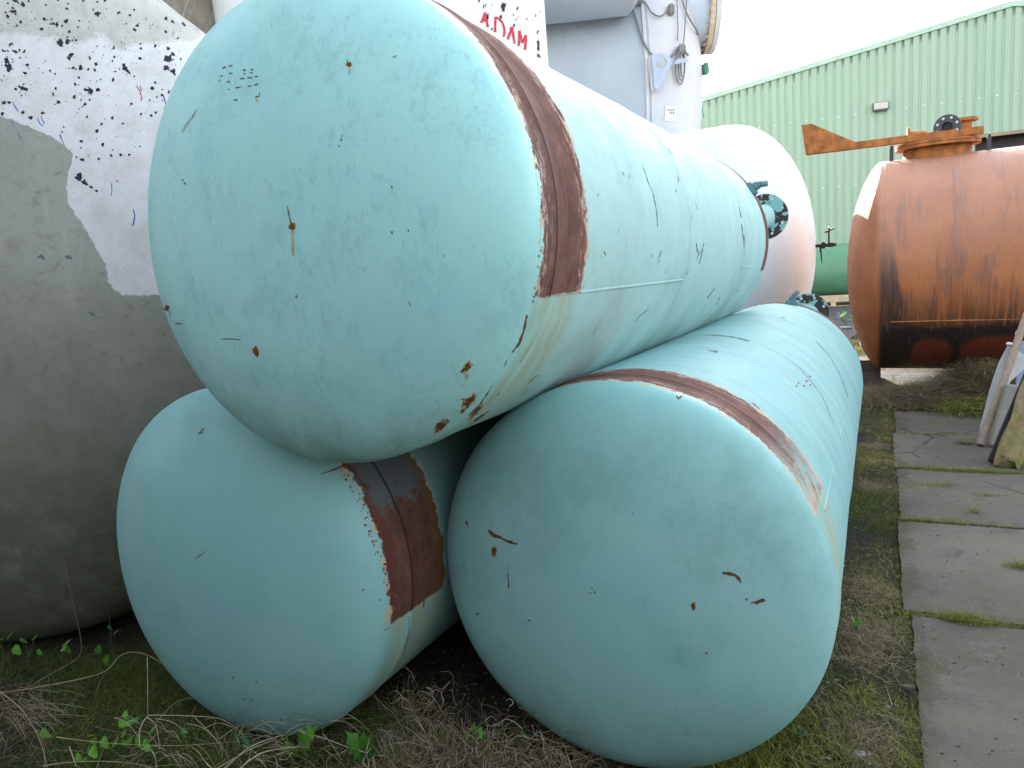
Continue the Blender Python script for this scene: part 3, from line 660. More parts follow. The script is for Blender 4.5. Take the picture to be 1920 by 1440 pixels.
mb.build('flange', [M_cream, M_BC], nzo)
# plate lug with a round opening
def plate(name, px_pts, hole, mat, th=.06, off=.22):
    V = [np.array(Bp(x, y, off)) for x, y in px_pts]; n = len(V); c = np.array(Bp(*hole[0], off)) if hole else None
    mb = MB()
    nrm = np.cross(V[1]-V[0], V[2]-V[0]); nrm /= np.linalg.norm(nrm); 
    if nrm[1] > 0 and False: nrm = -nrm
    c0 = V[0]; V = [v-nrm*((v-c0) @ nrm) for v in V]
    back = [v-nrm*th for v in V]
    if hole:
        c = c-nrm*((c-c0) @ nrm); u = V[1]-V[0]; u /= np.linalg.norm(u); w_ = np.cross(nrm, u); K = 32
        # dense outline sampled to K points by angle
        out = []
        for k in range(K):
            t = 2*math.pi*k/K; d = math.cos(t)*u+math.sin(t)*w_; best = 9
            for a, b in zip(V, V[1:]+V[:1]):
                M_ = np.array([[d @ u, -(b-a) @ u], [d @ w_, -(b-a) @ w_]]); rh = np.array([(a-c) @ u, (a-c) @ w_])
                if abs(np.linalg.det(M_)) < 1e-9: continue
                s1, s2 = np.linalg.solve(M_, rh)
                if s1 > 0 and -1e-6 <= s2 <= 1+1e-6: best = min(best, s1)
            out.append((best, d))
        r = hole[1]; F1 = [c+d*b for b, d in out]; H1 = [c+d*r for b, d in out]
        VV = F1+H1+[v-nrm*th for v in F1]+[v-nrm*th for v in H1]; Fc = []
        for k in range(K):
            j = (k+1) % K; Fc += [(k, j, K+j, K+k), (2*K+k, 3*K+k, 3*K+j, 2*K+j), (k, 2*K+k, 2*K+j, j), (K+k, K+j, 3*K+j, 3*K+k)]
        mb.add(VV, Fc)
    else:
        mb.add(V+back, [tuple(range(n)), tuple(range(2*n-1, n-1, -1))]+[(i, i+n, (i+1) % n+n, (i+1) % n) for i in range(n)])
    return mb.build(name, mat, B)
M_lug = simple('lug_blue_paint', (.40, .48, .60), .5, .1, 6)
plate('lifting_lug', [(1219, 111), (1234, 108), (1244, 112), (1248, 122), (1244, 138), (1232, 168), (1224, 171)], ((1235, 124), .075), M_lug)
mb = MB(); a_, b_ = np.array(Bp(1219, 110, .10)), np.array(Bp(1224, 171, .10)); mb.tube([a_, b_], .05, 6); mb.build('lug_stiffener', M_BC, B)
plate('bracket', [(1253, 125), (1260, 115), (1273, 114), (1273, 121)], None, M_lug, .05, .15)
# ropes and cables
M_rope = simple('grey_cable', (.22, .21, .20), .7, .2, 30); M_greenrope = simple('green_cord', (.05, .26, .16), .6, .2, 30); M_valveg = simple('green_valve_body', (.03, .20, .11), .45, .3, 12)
def cable(pts, r, mat, name='cable', off=.05):
    P = [np.array(Bp(x, y, off)) for x, y in pts]; Q = []
    for i in range(len(P)-1):
        p0, p1, p2, p3 = P[max(i-1, 0)], P[i], P[i+1], P[min(i+2, len(P)-1)]
        for t in np.linspace(0, 1, 5)[:-1]: Q.append(.5*((2*p1)+(-p0+p2)*t+(2*p0-5*p1+4*p2-p3)*t*t+(-p0+3*p1-3*p2+p3)*t**3))
    Q.append(P[-1]); mb = MB(); mb.tube(Q, r, 6); return mb.build(name, mat, B)
cable([(1182, 20), (1187, 24), (1192, 38), (1199, 62), (1208, 85), (1220, 103), (1229, 110)], .016, M_rope)
cable([(1247, 113), (1258, 105), (1266, 94), (1272, 92)], .016, M_rope)
cable([(1204, 6), (1212, 12), (1220, 26), (1233, 34), (1243, 30), (1251, 18)], .012, M_rope)
cable([(1272, -8), (1276, 10), (1286, 35), (1301, 60), (1312, 74), (1328, 81), (1338, 76), (1342, 66)], .014, M_rope)
cable([(1265, -8), (1266, 30), (1267, 60), (1266, 78)], .010, M_rope)
cable([(1283, -8), (1281, 30), (1279, 60), (1276, 94)], .010, M_rope)
cable([(1274, 96), (1279, 99), (1285, 105)], .02, M_rope)
mb = MB()
for k, (rx, dy) in enumerate(((7.5, 62), (5.5, 55), (3.2, 50))):
    P = []
    for t in np.linspace(0, 2*math.pi, 25)[:-1]:
        P.append(np.array(Bp(1269.5+k*.8+rx*math.sin(t), 97+dy/2-dy/2*math.cos(t), .07+.02*k)))
    mb.tube(P, .012, 6, closed=True)
mb.box(np.array(Bp(1271, 96, .08)), (.12, .12, .14), bev=.02)
mb.build('coiled_cable', M_rope, B)
for x_, y_ in ((1175, 21), (1194, 8)):
    mb = MB(); q = np.array(Bp(x_, y_, .06)); mb.box(q, (.1, .16, .1), bev=.02); mb.tube([q, np.array(Bp(x_+9, y_-2, .12))], .02, 6); mb.build('cable_clip', M_rope, B)
mb = MB(); q = np.array(Bp(1255, 22, .05)); mb.box(q, (.1, .1, .16), bev=.02)
mb.build('cable_clip', M_rope, B)
# paper sheet stuck to the cap with handwriting
sheet = [Bp(1248, 198, .02), Bp(1268, 199.5, .02), Bp(1265, 227, .02), Bp(1245, 225, .02)]
mb = MB(); mb.add([tuple(v) for v in sheet], [(0, 1, 2, 3)]); sv = [np.array(v) for v in sheet]
sn = np.cross(sv[1]-sv[0], sv[3]-sv[0]); sn /= np.linalg.norm(sn)
cw = np.array(BI @ Vector(CAMP))
if sn @ (cw-sv[0]) < 0: sn = -sn
def ink(pts, w_=.0035):
    P = [sv[0]+(sv[1]-sv[0])*u+(sv[3]-sv[0])*v+sn*.006 for u, v in pts]
    for a, b in zip(P[:-1], P[1:]):
        t = (b-a)/np.linalg.norm(b-a); s2 = np.cross(sn, t)*w_; mb.add([a-s2, b-s2, b+s2, a+s2], [(0, 1, 2, 3)], 1)
GL = {'F': [[(0, 1), (0, 0), (1, 0)], [(0, .5), (.8, .5)]], '2': [[(0, .1), (.6, 0), (1, .3), (0, 1), (1, 1)]], '4': [[(.7, 1), (.7, 0), (0, .6), (1, .6)]], '8': [[(.5, 0), (1, .2), (.2, .8), (.5, 1), (.9, .8), (.1, .2), (.5, 0)]], '7': [[(0, 0), (1, 0), (.3, 1)]], 'L': [[(0, 0), (0, 1), (1, 1)]]}
def word(t, u0, v0, cw_, ch):
    for i, c in enumerate(t):
        for st in GL[c]: ink([(u0+i*cw_*1.25+x*cw_, v0+y*ch) for x, y in st], .006)
word('F2487', .14, .22, .12, .10); word('488', .32, .40, .14, .12); word('L', .72, .58, .08, .06)
M_paper = simple('white_paper', (.85, .86, .86), .7, .05, 20); M_ink = flat('pale_ink', (.25, .30, .40))
mb.build('paper_sheet', [M_paper, M_ink], B)
# green valve at the edge of the cap with a hanging cord
q = np.array(BI @ Vector(at(1301, 131, 13.0))); mb = MB(); mb.tube([q, q+np.array([0, .35, 0]), q+np.array([.3, .9, 0])], .06, 8)
mb.box(q, (.16, .22, .18), bev=.03); mb.box(q+np.array([0, -.2, 0]), (.14, .1, .2), bev=.02); mb.tube([q, q+np.array([0, .02, .2])], [.05, .01], 8); mb.tube([q+np.array([0, .5, 0]), q], .05, 8); mb.build('valve', M_valveg, B)
mb = MB(); q0 = np.array(BI @ Vector(at(1313, 140, 13.2)))
mb.tube([q0, q0+[0, 0, -.3], q0+[0, -.01, -.6], q0+[0, -.04, -.72]], .010, 6)
mb.tube([q0+np.array([0, .02+.09*math.cos(t)-.06, -.12+.11*math.sin(t)]) for t in np.linspace(0, 6.28, 17)[:-1]], .010, 6, closed=True); mb.build('cord', M_greenrope, B)

# ------------------------------------------------------------------ orange tank
def o_mat():
    m = NT('rusty_orange_steel'); o = m.tc.outputs['Object']; x, y, z = m.sep(o)
    ang = m.math('ARCTAN2', x, z); cyl = m.vec(ang, y, 0)
    big = m.noise(o, 2.2, 6, .6); med = m.noise(o, 7, 7, .7)
    st = m.noise(m.mapv(cyl, (1.1, 17, 1)), 1, 8, .72, .25); st2 = m.noise(m.mapv(cyl, (2.4, 60, 1)), 1, 6, .7); st3 = m.noise(m.mapv(cyl, (1.6, 5, 1), loc=(3, 2, 0)), 1, 6, .65)
    c = m.mix(m.step(big, .3, .7), (.38, .115, .030), (.47, .165, .055))
    c = m.mix(m.step(med, .5, .75, 0, .55), c, (.30, .13, .08)); c = m.mix(m.step(st2, .5, .75, 0, .4), c, (.50, .22, .12))
    c = m.mix(m.step(st, .60, .72, 0, .6), c, (.58, .20, .03))
    sh = m.step(y, .0, .02)
    c = m.mix(m.math('MULTIPLY', m.step(st3, .50, .66, 0, .55), sh), c, (.15, .085, .075))
    c = m.mix(m.math('MULTIPLY', m.math('MULTIPLY', m.step(m.math('ADD', m.math('MULTIPLY', st, .5), m.math('MULTIPLY', st2, .5)), .50, .60, 0, .7), m.step(st3, .4, .55)), sh), c, (.05, .04, .042))
    # tar run beside the seam, wider low down
    wn = m.math('MULTIPLY', m.math('SUBTRACT', st3, .5), .3)
    wd = m.math('ADD', m.step(z, .9, -1.0, .05, .34), wn)
    tar = m.math('MULTIPLY', m.step(y, wd, m.math('SUBTRACT', wd, .10)), m.math('MULTIPLY', m.step(y, -.09, -.03), m.step(m.math('ADD', z, m.math('MULTIPLY', med, .9)), 1.3, .2)))
    c = m.mix(m.math('MULTIPLY', tar, m.step(st2, .3, .6, .5, .95)), c, (.028, .026, .028))
    # tarred belly below the ledge with two bare patches
    nz = m.math('MULTIPLY', m.math('SUBTRACT', med, .5), .20)
    zz = m.math('ADD', z, nz)
    belly = m.math('MULTIPLY', m.step(zz, -.60, -.70), m.step(y, -.06, .0))
    up = m.math('MULTIPLY', m.math('MULTIPLY', m.step(zz, -.15, -.62, 0, .75), m.step(st, .38, .56)), sh)
    c = m.mix(up, c, (.06, .035, .025))
    red = m.mix(med, (.20, .035, .012), (.12, .03, .018))
    def ell(cy, cz, ry, rz):
        a = m.math('DIVIDE', m.math('SUBTRACT', y, cy), ry); b = m.math('DIVIDE', m.math('SUBTRACT', z, cz), rz)
        return m.step(m.math('ADD', m.math('ADD', m.math('POWER', m.math('ABSOLUTE', a), 2.5), m.math('POWER', m.math('ABSOLUTE', b), 2.5)), m.math('MULTIPLY', nz, 3)), 1.25, .65)
    patch = m.math('MAXIMUM', ell(1.15, -1.02, .36, .23), ell(.5, -1.1, .22, .28))
    bc = m.mix(patch, (.022, .017, .017), red)
    c = m.mix(belly, c, bc)
    pit = m.noise(o, 55, 8, .8); c = m.mix(m.step(pit, .52, .66, 0, .45), c, (.13, .055, .03)); c = m.mix(m.step(m.noise(m.mapv(cyl, (6, 40, 1)), 1, 7, .8), .56, .66, 0, .35), c, (.56, .30, .18))
    c = m.mix(m.math('MULTIPLY', m.step(z, -.35, 1.15, 0, .48), m.step(med, .2, .7, .6, 1)), c, (.50, .33, .27))  # sky glare on the upper side painted in as a paler colour
    cap = m.step(y, -.05, -.12)
    c = m.mix(m.math('MULTIPLY', cap, .75), c, m.mix(m.step(big, .3, .7), (.36, .10, .028), (.47, .15, .045)))
    return m.out(c, m.step(med, .3, .7, .42, .62), m.bump(m.math('ADD', m.math('ADD', med, st2), pit), .6, .006), 0, .4)
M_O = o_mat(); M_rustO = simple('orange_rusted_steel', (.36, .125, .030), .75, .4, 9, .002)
OR_, OA = 1.321, .39
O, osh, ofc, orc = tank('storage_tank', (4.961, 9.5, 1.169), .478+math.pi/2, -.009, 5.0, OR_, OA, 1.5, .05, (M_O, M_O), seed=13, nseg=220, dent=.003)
tag(O, 'rusty orange tank with tarred black underside in front of the green warehouse', 'tank')
KO = .88; O.scale = (KO, KO, KO); O.location = (4.961*KO, 9.5*KO, 1.6+(1.169-1.6)*KO)
weld(O, OR_, 0, 0, 0.05, M_O)
bpy.context.view_layer.update(); OI = O.matrix_world.inverted()
# local: X = toward? ; side facing the camera has local x = side
cl = OI @ Vector(CAMP); sgn = 1 if cl.x > 0 else -1
t0 = math.degrees(math.atan2(sgn*math.sqrt(OR_**2-.60**2), -.60))
wb = weld(O, OR_, t0, .06, 1.55, M_rustO, .02, .010)
# manway on top
def OP(px_, py_, Y): return np.array(OI @ Vector(at(px_, py_, Y)))
mwy = .56
mb = MB(); mb.lathe([(-.4, .37), (.13, .37), (.13, .33)], (0, mwy, OR_), (0, 0, 1), 48); mw = mb.build('manway', M_rustO, O)
mb = MB(); mb.lathe([(0, .001), (0, .46), (.03, .46), (.03, .40), (.032, .001)], (0, mwy, OR_+.133), (0, 0, 1), 48, 0, False)
mb.lathe([(0, .36), (0, .46), (-.03, .46), (-.03, .37)], (0, mwy, OR_+.128), (0, 0, 1), 48, 0, False); mb.build('manway_cover', M_rustO, mw)
# long beam with a fin at its end
zb = OR_+.215; mb = MB(); bx = sgn*.30
mb.box((bx, .06, zb-.005), (.10, 1.90, .085), bev=.006); 
fin = [(-.87-.05, zb-.05), (-.87-.10, zb+.33), (-.87+.02, zb+.33), (-.87+.52, zb+.04), (-.87+.52, zb-.05)]
FV = [(bx-.02, a, b) for a, b in fin]+[(bx+.02, a, b) for a, b in fin]; k = len(fin)
mb.add(FV, [tuple(range(k)), tuple(range(2*k-1, k-1, -1))]+[(i, i+k, (i+1) % k+k, (i+1) % k) for i in range(k)])
mb.build('beam', M_rustO, O)
# pipe fittings on the cover
M_dkfl = simple('dark_flange', (.07, .065, .07), .5, .3, 16, .001, .3)
z1 = OR_+.165; mb = MB()
mb.lathe([(0, .10), (.20, .10)], (0, .82, z1), (0, 0, 1), 28); mb.lathe([(.20, .001), (.20, .165), (.235, .165), (.235, .001)], (0, .82, z1), (0, 0, 1), 36, 0, False)
mb.lathe([(0, .085), (.30, .085)], (0, .72, z1+.125), (sgn, -.25, 0), 28); pf = mb.build('pipe_tee', M_rustO, O)
fx = np.array([0, .72, z1+.125])+np.array([sgn, -.25, 0])/math.hypot(1, .25)*.30; fa = np.array([sgn, -.25, 0])
mb = MB(); mb.lathe([(0, .06), (0, .145), (.03, .145), (.03, .06), (0, .06)], fx, fa, 36, 0, False); mb.lathe([(.0, .001), (.0, .08)], fx, fa, 24, 1, False)
fa_ = fa/np.linalg.norm(fa); f2 = np.cross(fa_, [0, 0, 1.])
for k in range(8): t = 2*math.pi*(k+.5)/8; mb.lathe([(.031, .016), (.034, .016), (.034, .001)], fx+.11*(math.cos(t)*f2+math.sin(t)*np.array([0, 0, 1.])), fa, 8, 2, False)
mb.build('flange', [M_dkfl, M_blkiron, M_hole], pf)
mb = MB(); 
mb.tube([(0, .46, z1), (0, .45, z1+.05), (0, .40, z1+.08), (0, .33, z1+.09), (0, .26, z1+.09)], .075, 16); mb.lathe([(0, .001), (0, .13), (.03, .13), (.03, .001)], (0, .26, z1+.09), (0, -1, 0), 32, 0, False); mb.build('pipe_elbow', M_rustO, O)
for yk in (mwy-.50, mwy+.52):
    mb = MB(); mb.box((bx*.6, yk, OR_+.06), (.05, .045, .17), bev=.01); mb.tube([(bx*.6, yk, OR_+.10), (bx*.6+.02*sgn, yk, OR_+.17)], .018, 6)
    mb.build('hinge_bolt', M_dkfl, O)
mb = MB(); mb.tube([(sgn*.35, -.02-OA*.9, -.75), (sgn*.35, -.16-OA*.9, -.75)], .02, 6); mb.box((sgn*.35, -.18-OA*.9, -.68), (.03, .03, .26)); mb.tube([(sgn*.35, -.18-OA*.9, -.8), (sgn*.35, -.22-OA*.9, -1.0), (sgn*.35, -.34-OA*.9, -1.2)], .008, 5); mb.build('vent_pipe', M_gal, O)
# blocks under the orange tank
M_wood = simple('weathered_wood', (.24, .19, .13), .85, .3, 14, .003); M_chock = simple('dark_timber', (.12, .095, .075), .9, .3, 10, .003)
p = gr(1648, 722); yo = .478+math.pi/2
blk = empty('timber_block', (p[0]+.02, p[1]+.28, gz(p[0], p[1])), (0, 0, -yo+math.pi/2)); tag(blk, 'dark timber block wedged under the rounded end of the orange tank', 'block')
mb = MB(); mb.box((0, 0, .09), (.26, .7, .20), bev=.01); mb.build('baulk', M_chock, blk)
mb = MB(); mb.add([(-.13, -.35, .195), (.13, -.35, .195), (.13, -.1, .195), (-.13, -.1, .195), (-.13, -.35, .32), (.13, -.35, .32)], [(0, 1, 5, 4), (0, 4, 3), (1, 2, 5), (4, 5, 2, 3), (0, 3, 2, 1)]); mb.build('wedge', M_chock, blk)

# ------------------------------------------------------------------ green tank on a pallet far behind
M_N = plain_paint('green_tank_paint', (.085, .22, .12), (.11, .26, .15), (.08, .19, .11), .45, 9, .2)
gp = at(1560, 507, 24.5)
N, nsh, nfc, nrc = tank('storage_tank', tuple(gp-np.array([3.2*math.cos(.478), -3.2*math.sin(.478), 0])), .478+math.pi/2, 0, 6.4, .86, .2, 2.3, .05, (M_N, M_N), seed=15, nseg=96, dent=.002)
tag(N, 'small green tank lying on a pallet between the white and the orange tank', 'tank')
pz = gz(gp[0], gp[1]); pal = empty('wooden_pallet', (gp[0]-.05, gp[1]-.25, pz), (0, 0, -.478)); tag(pal, 'pale wooden pallet under the small green tank', 'pallet')
M_pal = simple('pale_pallet_wood', (.52, .40, .26), .8, .2, 6, .002)
ptop = gp[2]-.86-pz
def pb_(nm, c, d):
    mb = MB(); mb.box(c, d); mb.build(nm, M_pal, pal)
for k in range(3): pb_('block', (-.75+.75*k, 0, ptop*.32), (.16, 1.0, ptop*.42))
for k in range(5):
    pb_('board', (0, -.42+.21*k, ptop*.55+.02), (1.7, .17, .035))
    if k % 2 == 0: pb_('board', (0, -.42+.21*k, .025), (1.7, .13, .03))
for k in (-1, 1): pb_('bearer', (0, .44*k, (ptop*.55+.04+ptop+.06)/2), (1.6, .12, ptop*.45+.05))

# ------------------------------------------------------------------ green warehouse
WE = np.array([.943, -.333, 0]); WE /= np.linalg.norm(WE); WN = np.array([-WE[1], WE[0], 0]); WP = np.array([17.37, 27., 0])   # WN points away from camera
yawW = math.atan2(WE[1], WE[0])
H_ = empty('warehouse', (WP[0], WP[1], 0), (0, 0, yawW)); tag(H_, 'green ribbed metal warehouse with a shallow gable behind the orange tank', 'building')
def wall_mat():
    m = NT('green_cladding'); o = m.tc.outputs['Object']; n = m.noise(m.mapv(o, (3, 1, .25)), 1.2, 6, .6); f = m.noise(m.mapv(o, (12, 1, 1.0)), 2, 5, .7); zz = m.sep(o)[2]
    c = m.mix(m.step(n, .3, .7), (.305, .41, .29), (.34, .445, .32)); c = m.mix(m.step(f, .55, .75, 0, .3), c, (.235, .35, .245))
    x = m.sep(o)[0]; d = m.math('SUBTRACT', m.math('SUBTRACT', 8.98, m.math('MULTIPLY', m.math('ABSOLUTE', m.math('SUBTRACT', x, 1.0)), .158)), zz)
    rb = m.math('FRACT', m.math('DIVIDE', m.math('ADD', x, 15.5), .285)); c = m.mix(m.math('MULTIPLY', m.math('MULTIPLY', m.step(d, .42, .12), m.step(rb, .34, .22)), m.step(n, .35, .5, .3, .9)), c, (.10, .14, .10))
    wn = m.n.new('ShaderNodeTexWhiteNoise'); wn.noise_dimensions = '1D'; m.t.links.new(m.math('FLOOR', m.math('DIVIDE', x, 1.14)), wn.inputs['W']); c = m.mix(m.math('MULTIPLY', wn.outputs[0], .22), c, (.24, .37, .27))
    return m.out(c, .5, m.bump(f, .2, .003), 0, .4)
M_wall = wall_mat(); M_trim = simple('pale_green_trim', (.40, .55, .42), .5, .1, 3); M_roofm = simple('grey_roof_sheet', (.30, .34, .31), .5, .15, 2)
ER, ZR, SL, HW = 1.0, 8.98, .158, 16.5
def gable(u): return ZR-SL*abs(u-ER)
D0, D1, DZ = 0.0, 6.0, 4.70
zg = -1.2; mb = MB(); pitch = .285; prof = []
u = ER-HW
while u < ER+HW:
    for du, dy in ((0, 0), (.055, 0), (.085, .035), (.255, .035)): prof.append((u+du, -dy))
    u += pitch
prof += [(D0, 0), (D1, 0)]
prof.sort()
for (u0, y0), (u1, y1) in zip(prof[:-1], prof[1:]):
    if u1-u0 < 1e-5: continue
    b0 = b1 = zg
    if u0 >= D0-1e-6 and u1 <= D1+1e-6: b0 = b1 = DZ
    mb.add([(u0, y0, b0), (u1, y1, b1), (u1, y1, gable(u1)), (u0, y0, gable(u0))], [(0, 1, 2, 3)])
# rows of fastener heads
for zr in (1.0, 3.5, 6.05):
    uu = ER-HW+.17
    while uu < ER+HW:
        if not (D0-.1 < uu < D1+.1 and zr < DZ): mb.box((uu, -.040, zr+.02*math.sin(uu*3)), (.045, .012, .045), mi=1)
        uu += pitch*2
M_screw = simple('pale_screw', (.62, .66, .62), .4, .1, 3)
mb.build('cladding', [M_wall, M_screw], H_)
mb = MB()
for sg in (-1, 1):
    a = (ER, ZR+.06); b = (ER+sg*(HW+.2), gable(ER+sg*(HW+.2))+.06)
    ang_ = math.atan2(b[1]-a[1], b[0]-a[0]); L_n = math.hypot(b[0]-a[0], b[1]-a[1])
    M = np.array([[math.cos(ang_), 0, -math.sin(ang_)], [0, 1, 0], [math.sin(ang_), 0, math.cos(ang_)]])
    mb.box(((a[0]+b[0])/2, -.03, (a[1]+b[1])/2+.0), (L_n, .14, .19), M)
mb.build('verge_trim', M_trim, H_)
mb = MB()
for sg in (-1, 1):
    x0_, x1_ = ER, ER+sg*HW; mb.add([(x0_, .05, ZR+.12), (x1_, .05, gable(x1_)+.12), (x1_, 34, gable(x1_)+.12), (x0_, 34, ZR+.12)], [(0, 1, 2, 3)])
mb.build('roof', M_roofm, H_)
for xx_ in (ER-HW, ER+HW): mb = MB(); mb.box((xx_, 17, 2.6), (.1, 33.9, 7.4)); mb.build('side_wall', M_wall, H_)
M_doorway_dark = simple('dark_brown_doorway', (.045, .032, .030), .6, .3, 3); M_lint = simple('brown_lintel', (.30, .22, .14), .6, .2, 3)
mb = MB(); mb.box(((D0+D1)/2, .7, 1.75), (D1-D0+.3, .08, DZ+1.4)); mb.box((D0-.05, .36, 1.75), (.08, .6, DZ+1.4)); mb.box((D1+.05, .36, 1.75), (.08, .6, DZ+1.4)); mb.box(((D0+D1)/2, .36, DZ+.20), (D1-D0, .6, .3)); mb.build('doorway_dark_panel', M_doorway_dark, H_)  # dark panel and sides stand in for the unlit inside of the doorway
mb = MB(); mb.box(((D0+D1)/2, -.02, DZ+.04), (D1-D0+.1, .16, .12)); mb.build('lintel', M_lint, H_)
# floodlight
M_lamp = simple('lamp_housing', (.14, .13, .12), .5, .1, 8); M_lens = simple('lamp_glass', (.52, .50, .44), .25, .08, 4)
mb = MB(); mb.box((-3.10, -.16, 6.20), (.54, .20, .30), bev=.02); fl_ = mb.build('floodlight', M_lamp, H_)
mb = MB(); mb.box((-3.10, -.268, 6.215), (.47, .02, .22), bev=.006); mb.box((-3.10, -.285, 6.27), (.26, .02, .05), bev=.004); mb.build('lens', M_lens, fl_)

BK = empty('sky_blocker_shed', (-2, -4.4, 0), (0, 0, -.30)); tag(BK, 'long dark brown shed added unseen behind the camera to block sky light', 'building')  # added out of view so the tank fronts get less sky light
M_sky_blocker = simple('sky_blocker_dark_brown', (.10, .085, .07), .7, .2, 2); mb = MB(); u = -20.
while u < 14: mb.box((u, 0, 1.4), (.29, .12, 4.0)); mb.box((u+.17, .04, 1.4), (.05, .10, 4.0)); u += .34
mb.build('cladding', M_sky_blocker, BK)  # skin of the added sky blocker shed
LW = empty('sky_blocker_wall', (-3.45, -1.6, 0), (0, 0, math.pi/2)); tag(LW, 'dark brown screen wall added unseen beyond the left edge to block sky light', 'wall')  # unseen wall, put in to keep sky light off the left tanks
mb = MB(); u = -4.
while u < 3.6: mb.box((u, 0, 2.3), (.29, .12, 5.4)); mb.box((u+.17, .04, 2.3), (.05, .10, 5.4)); u += .34
mb.build('cladding', M_sky_blocker, LW); mb = MB(); mb.box((-3, -6, 3.5), (34.6, 12.6, .18)); mb.build('roof', M_roofm, BK)  # skin of the added sky blocker wall, roof of the added shed

# ------------------------------------------------------------------ ground, path, yard
U_ = np.array([SDIR[0], SDIR[1]]); Vv = np.array([SDIR[1], -SDIR[0]])   # along the path / to the right of it
P0 = np.array([1.636, 2.933])
def uv2xy(u, v): return P0[0]+U_[0]*u+Vv[0]*v, P0[1]+U_[1]*u+Vv[1]*v
def grid_axis(lo, hi, a, b, step, grow=1.12):
    xs = list(np.arange(a, b, step)); s = step; x = a
    while x > lo: s *= grow; x -= s; xs.insert(0, x)
    s = step; x = xs[-1]
    while x < hi: s *= grow; x += s; xs.append(x)
    return np.array(xs)
gx = grid_axis(-900, 900, -3.2, 8, .045); gy = grid_axis(-500, 1500, 1.3, 11.5, .045)
X, Y = np.meshgrid(gx, gy); fade = np.clip(1-(np.hypot(X-2, Y-5)-7)/5, 0, 1)
und = (((X-P0[0])*Vv[0]+(Y-P0[1])*Vv[1]) > .03).astype(float); Z = gz(X, Y)+(bump(X, Y)*(1-.75*und)-.012-.006*und)*fade
far = np.clip((np.hypot(X, Y)-60)/60, 0, 1); Z = Z*(1-far)+(-1.7)*far
rgn = np.random.RandomState(2); Z += fade*rgn.normal(0, .0035, Z.shape)
Vt = np.stack([X, Y, Z], -1).reshape(-1, 3); ny, nx = X.shape
ii = (np.arange(ny-1)[:, None]*nx+np.arange(nx-1)[None]).reshape(-1); Fq = np.stack([ii, ii+1, ii+nx+1, ii+nx], 1)
me = bpy.data.meshes.new('ground'); me.from_pydata(Vt.tolist(), [], Fq.tolist())
def ground_mat():
    m = NT('yard_soil'); o = m.tc.outputs['Object']; x, y, z = m.sep(o)
    s = m.math('ADD', m.math('MULTIPLY', x, float(U_[0])), m.math('MULTIPLY', y, float(U_[1])))
    big = m.noise(o, 1.1, 6, .6); med = m.noise(o, 9, 8, .7); fine = m.noise(o, 70, 5, .75); st = m.noise(o, 150, 3, .6)
    c = m.mix(m.step(med, .3, .7), (.016, .014, .012), (.042, .035, .028))
    c = m.mix(m.step(fine, .58, .68, 0, .6), c, (.10, .085, .07)); c = m.mix(m.step(st, .70, .73, 0, .8), c, (.28, .28, .27))
    c = m.mix(m.math('MULTIPLY', m.step(big, .40, .6), m.step(fine, .25, .6, .3, .9)), c, (.045, .050, .016))
    fr = m.math('ADD', s, m.math('MULTIPLY', big, 1.2)); far_ = m.step(fr, 11.3, 12.3)
    sand = m.mix(m.step(med, .3, .7), (.30, .25, .18), (.40, .34, .26)); sand = m.mix(m.step(fine, .6, .7, 0, .6), sand, (.12, .12, .05))
    c = m.mix(far_, c, sand)
    return m.out(c, .95, m.bump(m.math('ADD', fine, m.math('MULTIPLY', med, 2)), .8, .012), 0, .2)
gro = link('ground', me, ground_mat(), None, True); tag(gro, 'dark trodden soil of the storage yard', None, kind='structure')
# concrete path
def conc_mat():
    m = NT('path_concrete'); o = m.tc.outputs['Object']; big = m.noise(o, 1.3, 6, .6); med = m.noise(o, 6, 8, .7); fine = m.noise(o, 60, 6, .8); sp = m.noise(o, 120, 3, .6)
    c = m.mix(m.step(big, .3, .7), (.088, .077, .062), (.140, .122, .100)); c = m.mix(m.step(med, .5, .75, 0, .55), c, (.055, .054, .053)); c = m.mix(m.step(m.noise(o, 14, 7, .75), .52, .68, 0, .5), c, (.145, .135, .125)); c = m.mix(m.step(fine, .6, .75, 0, .5), c, (.19, .18, .165)); c = m.mix(m.step(m.noise(m.mapv(o, (1, 1, 1), loc=(5, 2, 0)), 3.2, 7, .75, .4), .56, .70, 0, .6), c, (.045, .044, .043))
    c = m.mix(m.step(sp, .70, .74, 0, .7), c, (.035, .033, .03)); c = m.mix(m.step(m.noise(o, 2.6, 5, .7), .62, .74, 0, .5), c, (.14, .125, .11))
    c = m.mix(m.step(m.math('ADD', m.noise(o, 1.9, 8, .75), m.math('MULTIPLY', m.attr('edge')[2], .22)), .60, .70, 0, .75), c, m.mix(fine, (.045, .042, .022), (.10, .085, .055)))
    vo = m.n.new('ShaderNodeTexVoronoi'); vo.feature = 'DISTANCE_TO_EDGE'; vo.inputs['Scale'].default_value = .55; m.t.links.new(m.mapv(m.mix(.06, o, m.n.new('ShaderNodeTexNoise').outputs['Color']), (1, 1, 1)), vo.inputs['Vector'])
    c = m.mix(m.math('MULTIPLY', m.step(vo.outputs['Distance'], .006, .002), m.step(big, .45, .55)), c, (.03, .028, .025))
    return m.out(c, .85, m.bump(m.math('ADD', fine, med), .6, .005), 0, .3)
M_conc = conc_mat(); mb = MB()
joints = [(-3.6, -1.27), (-1.255, -.013), (.013, 1.26), (1.278, 2.44), (2.46, 3.60), (3.610, 4.62)]
rr = random.Random(8)
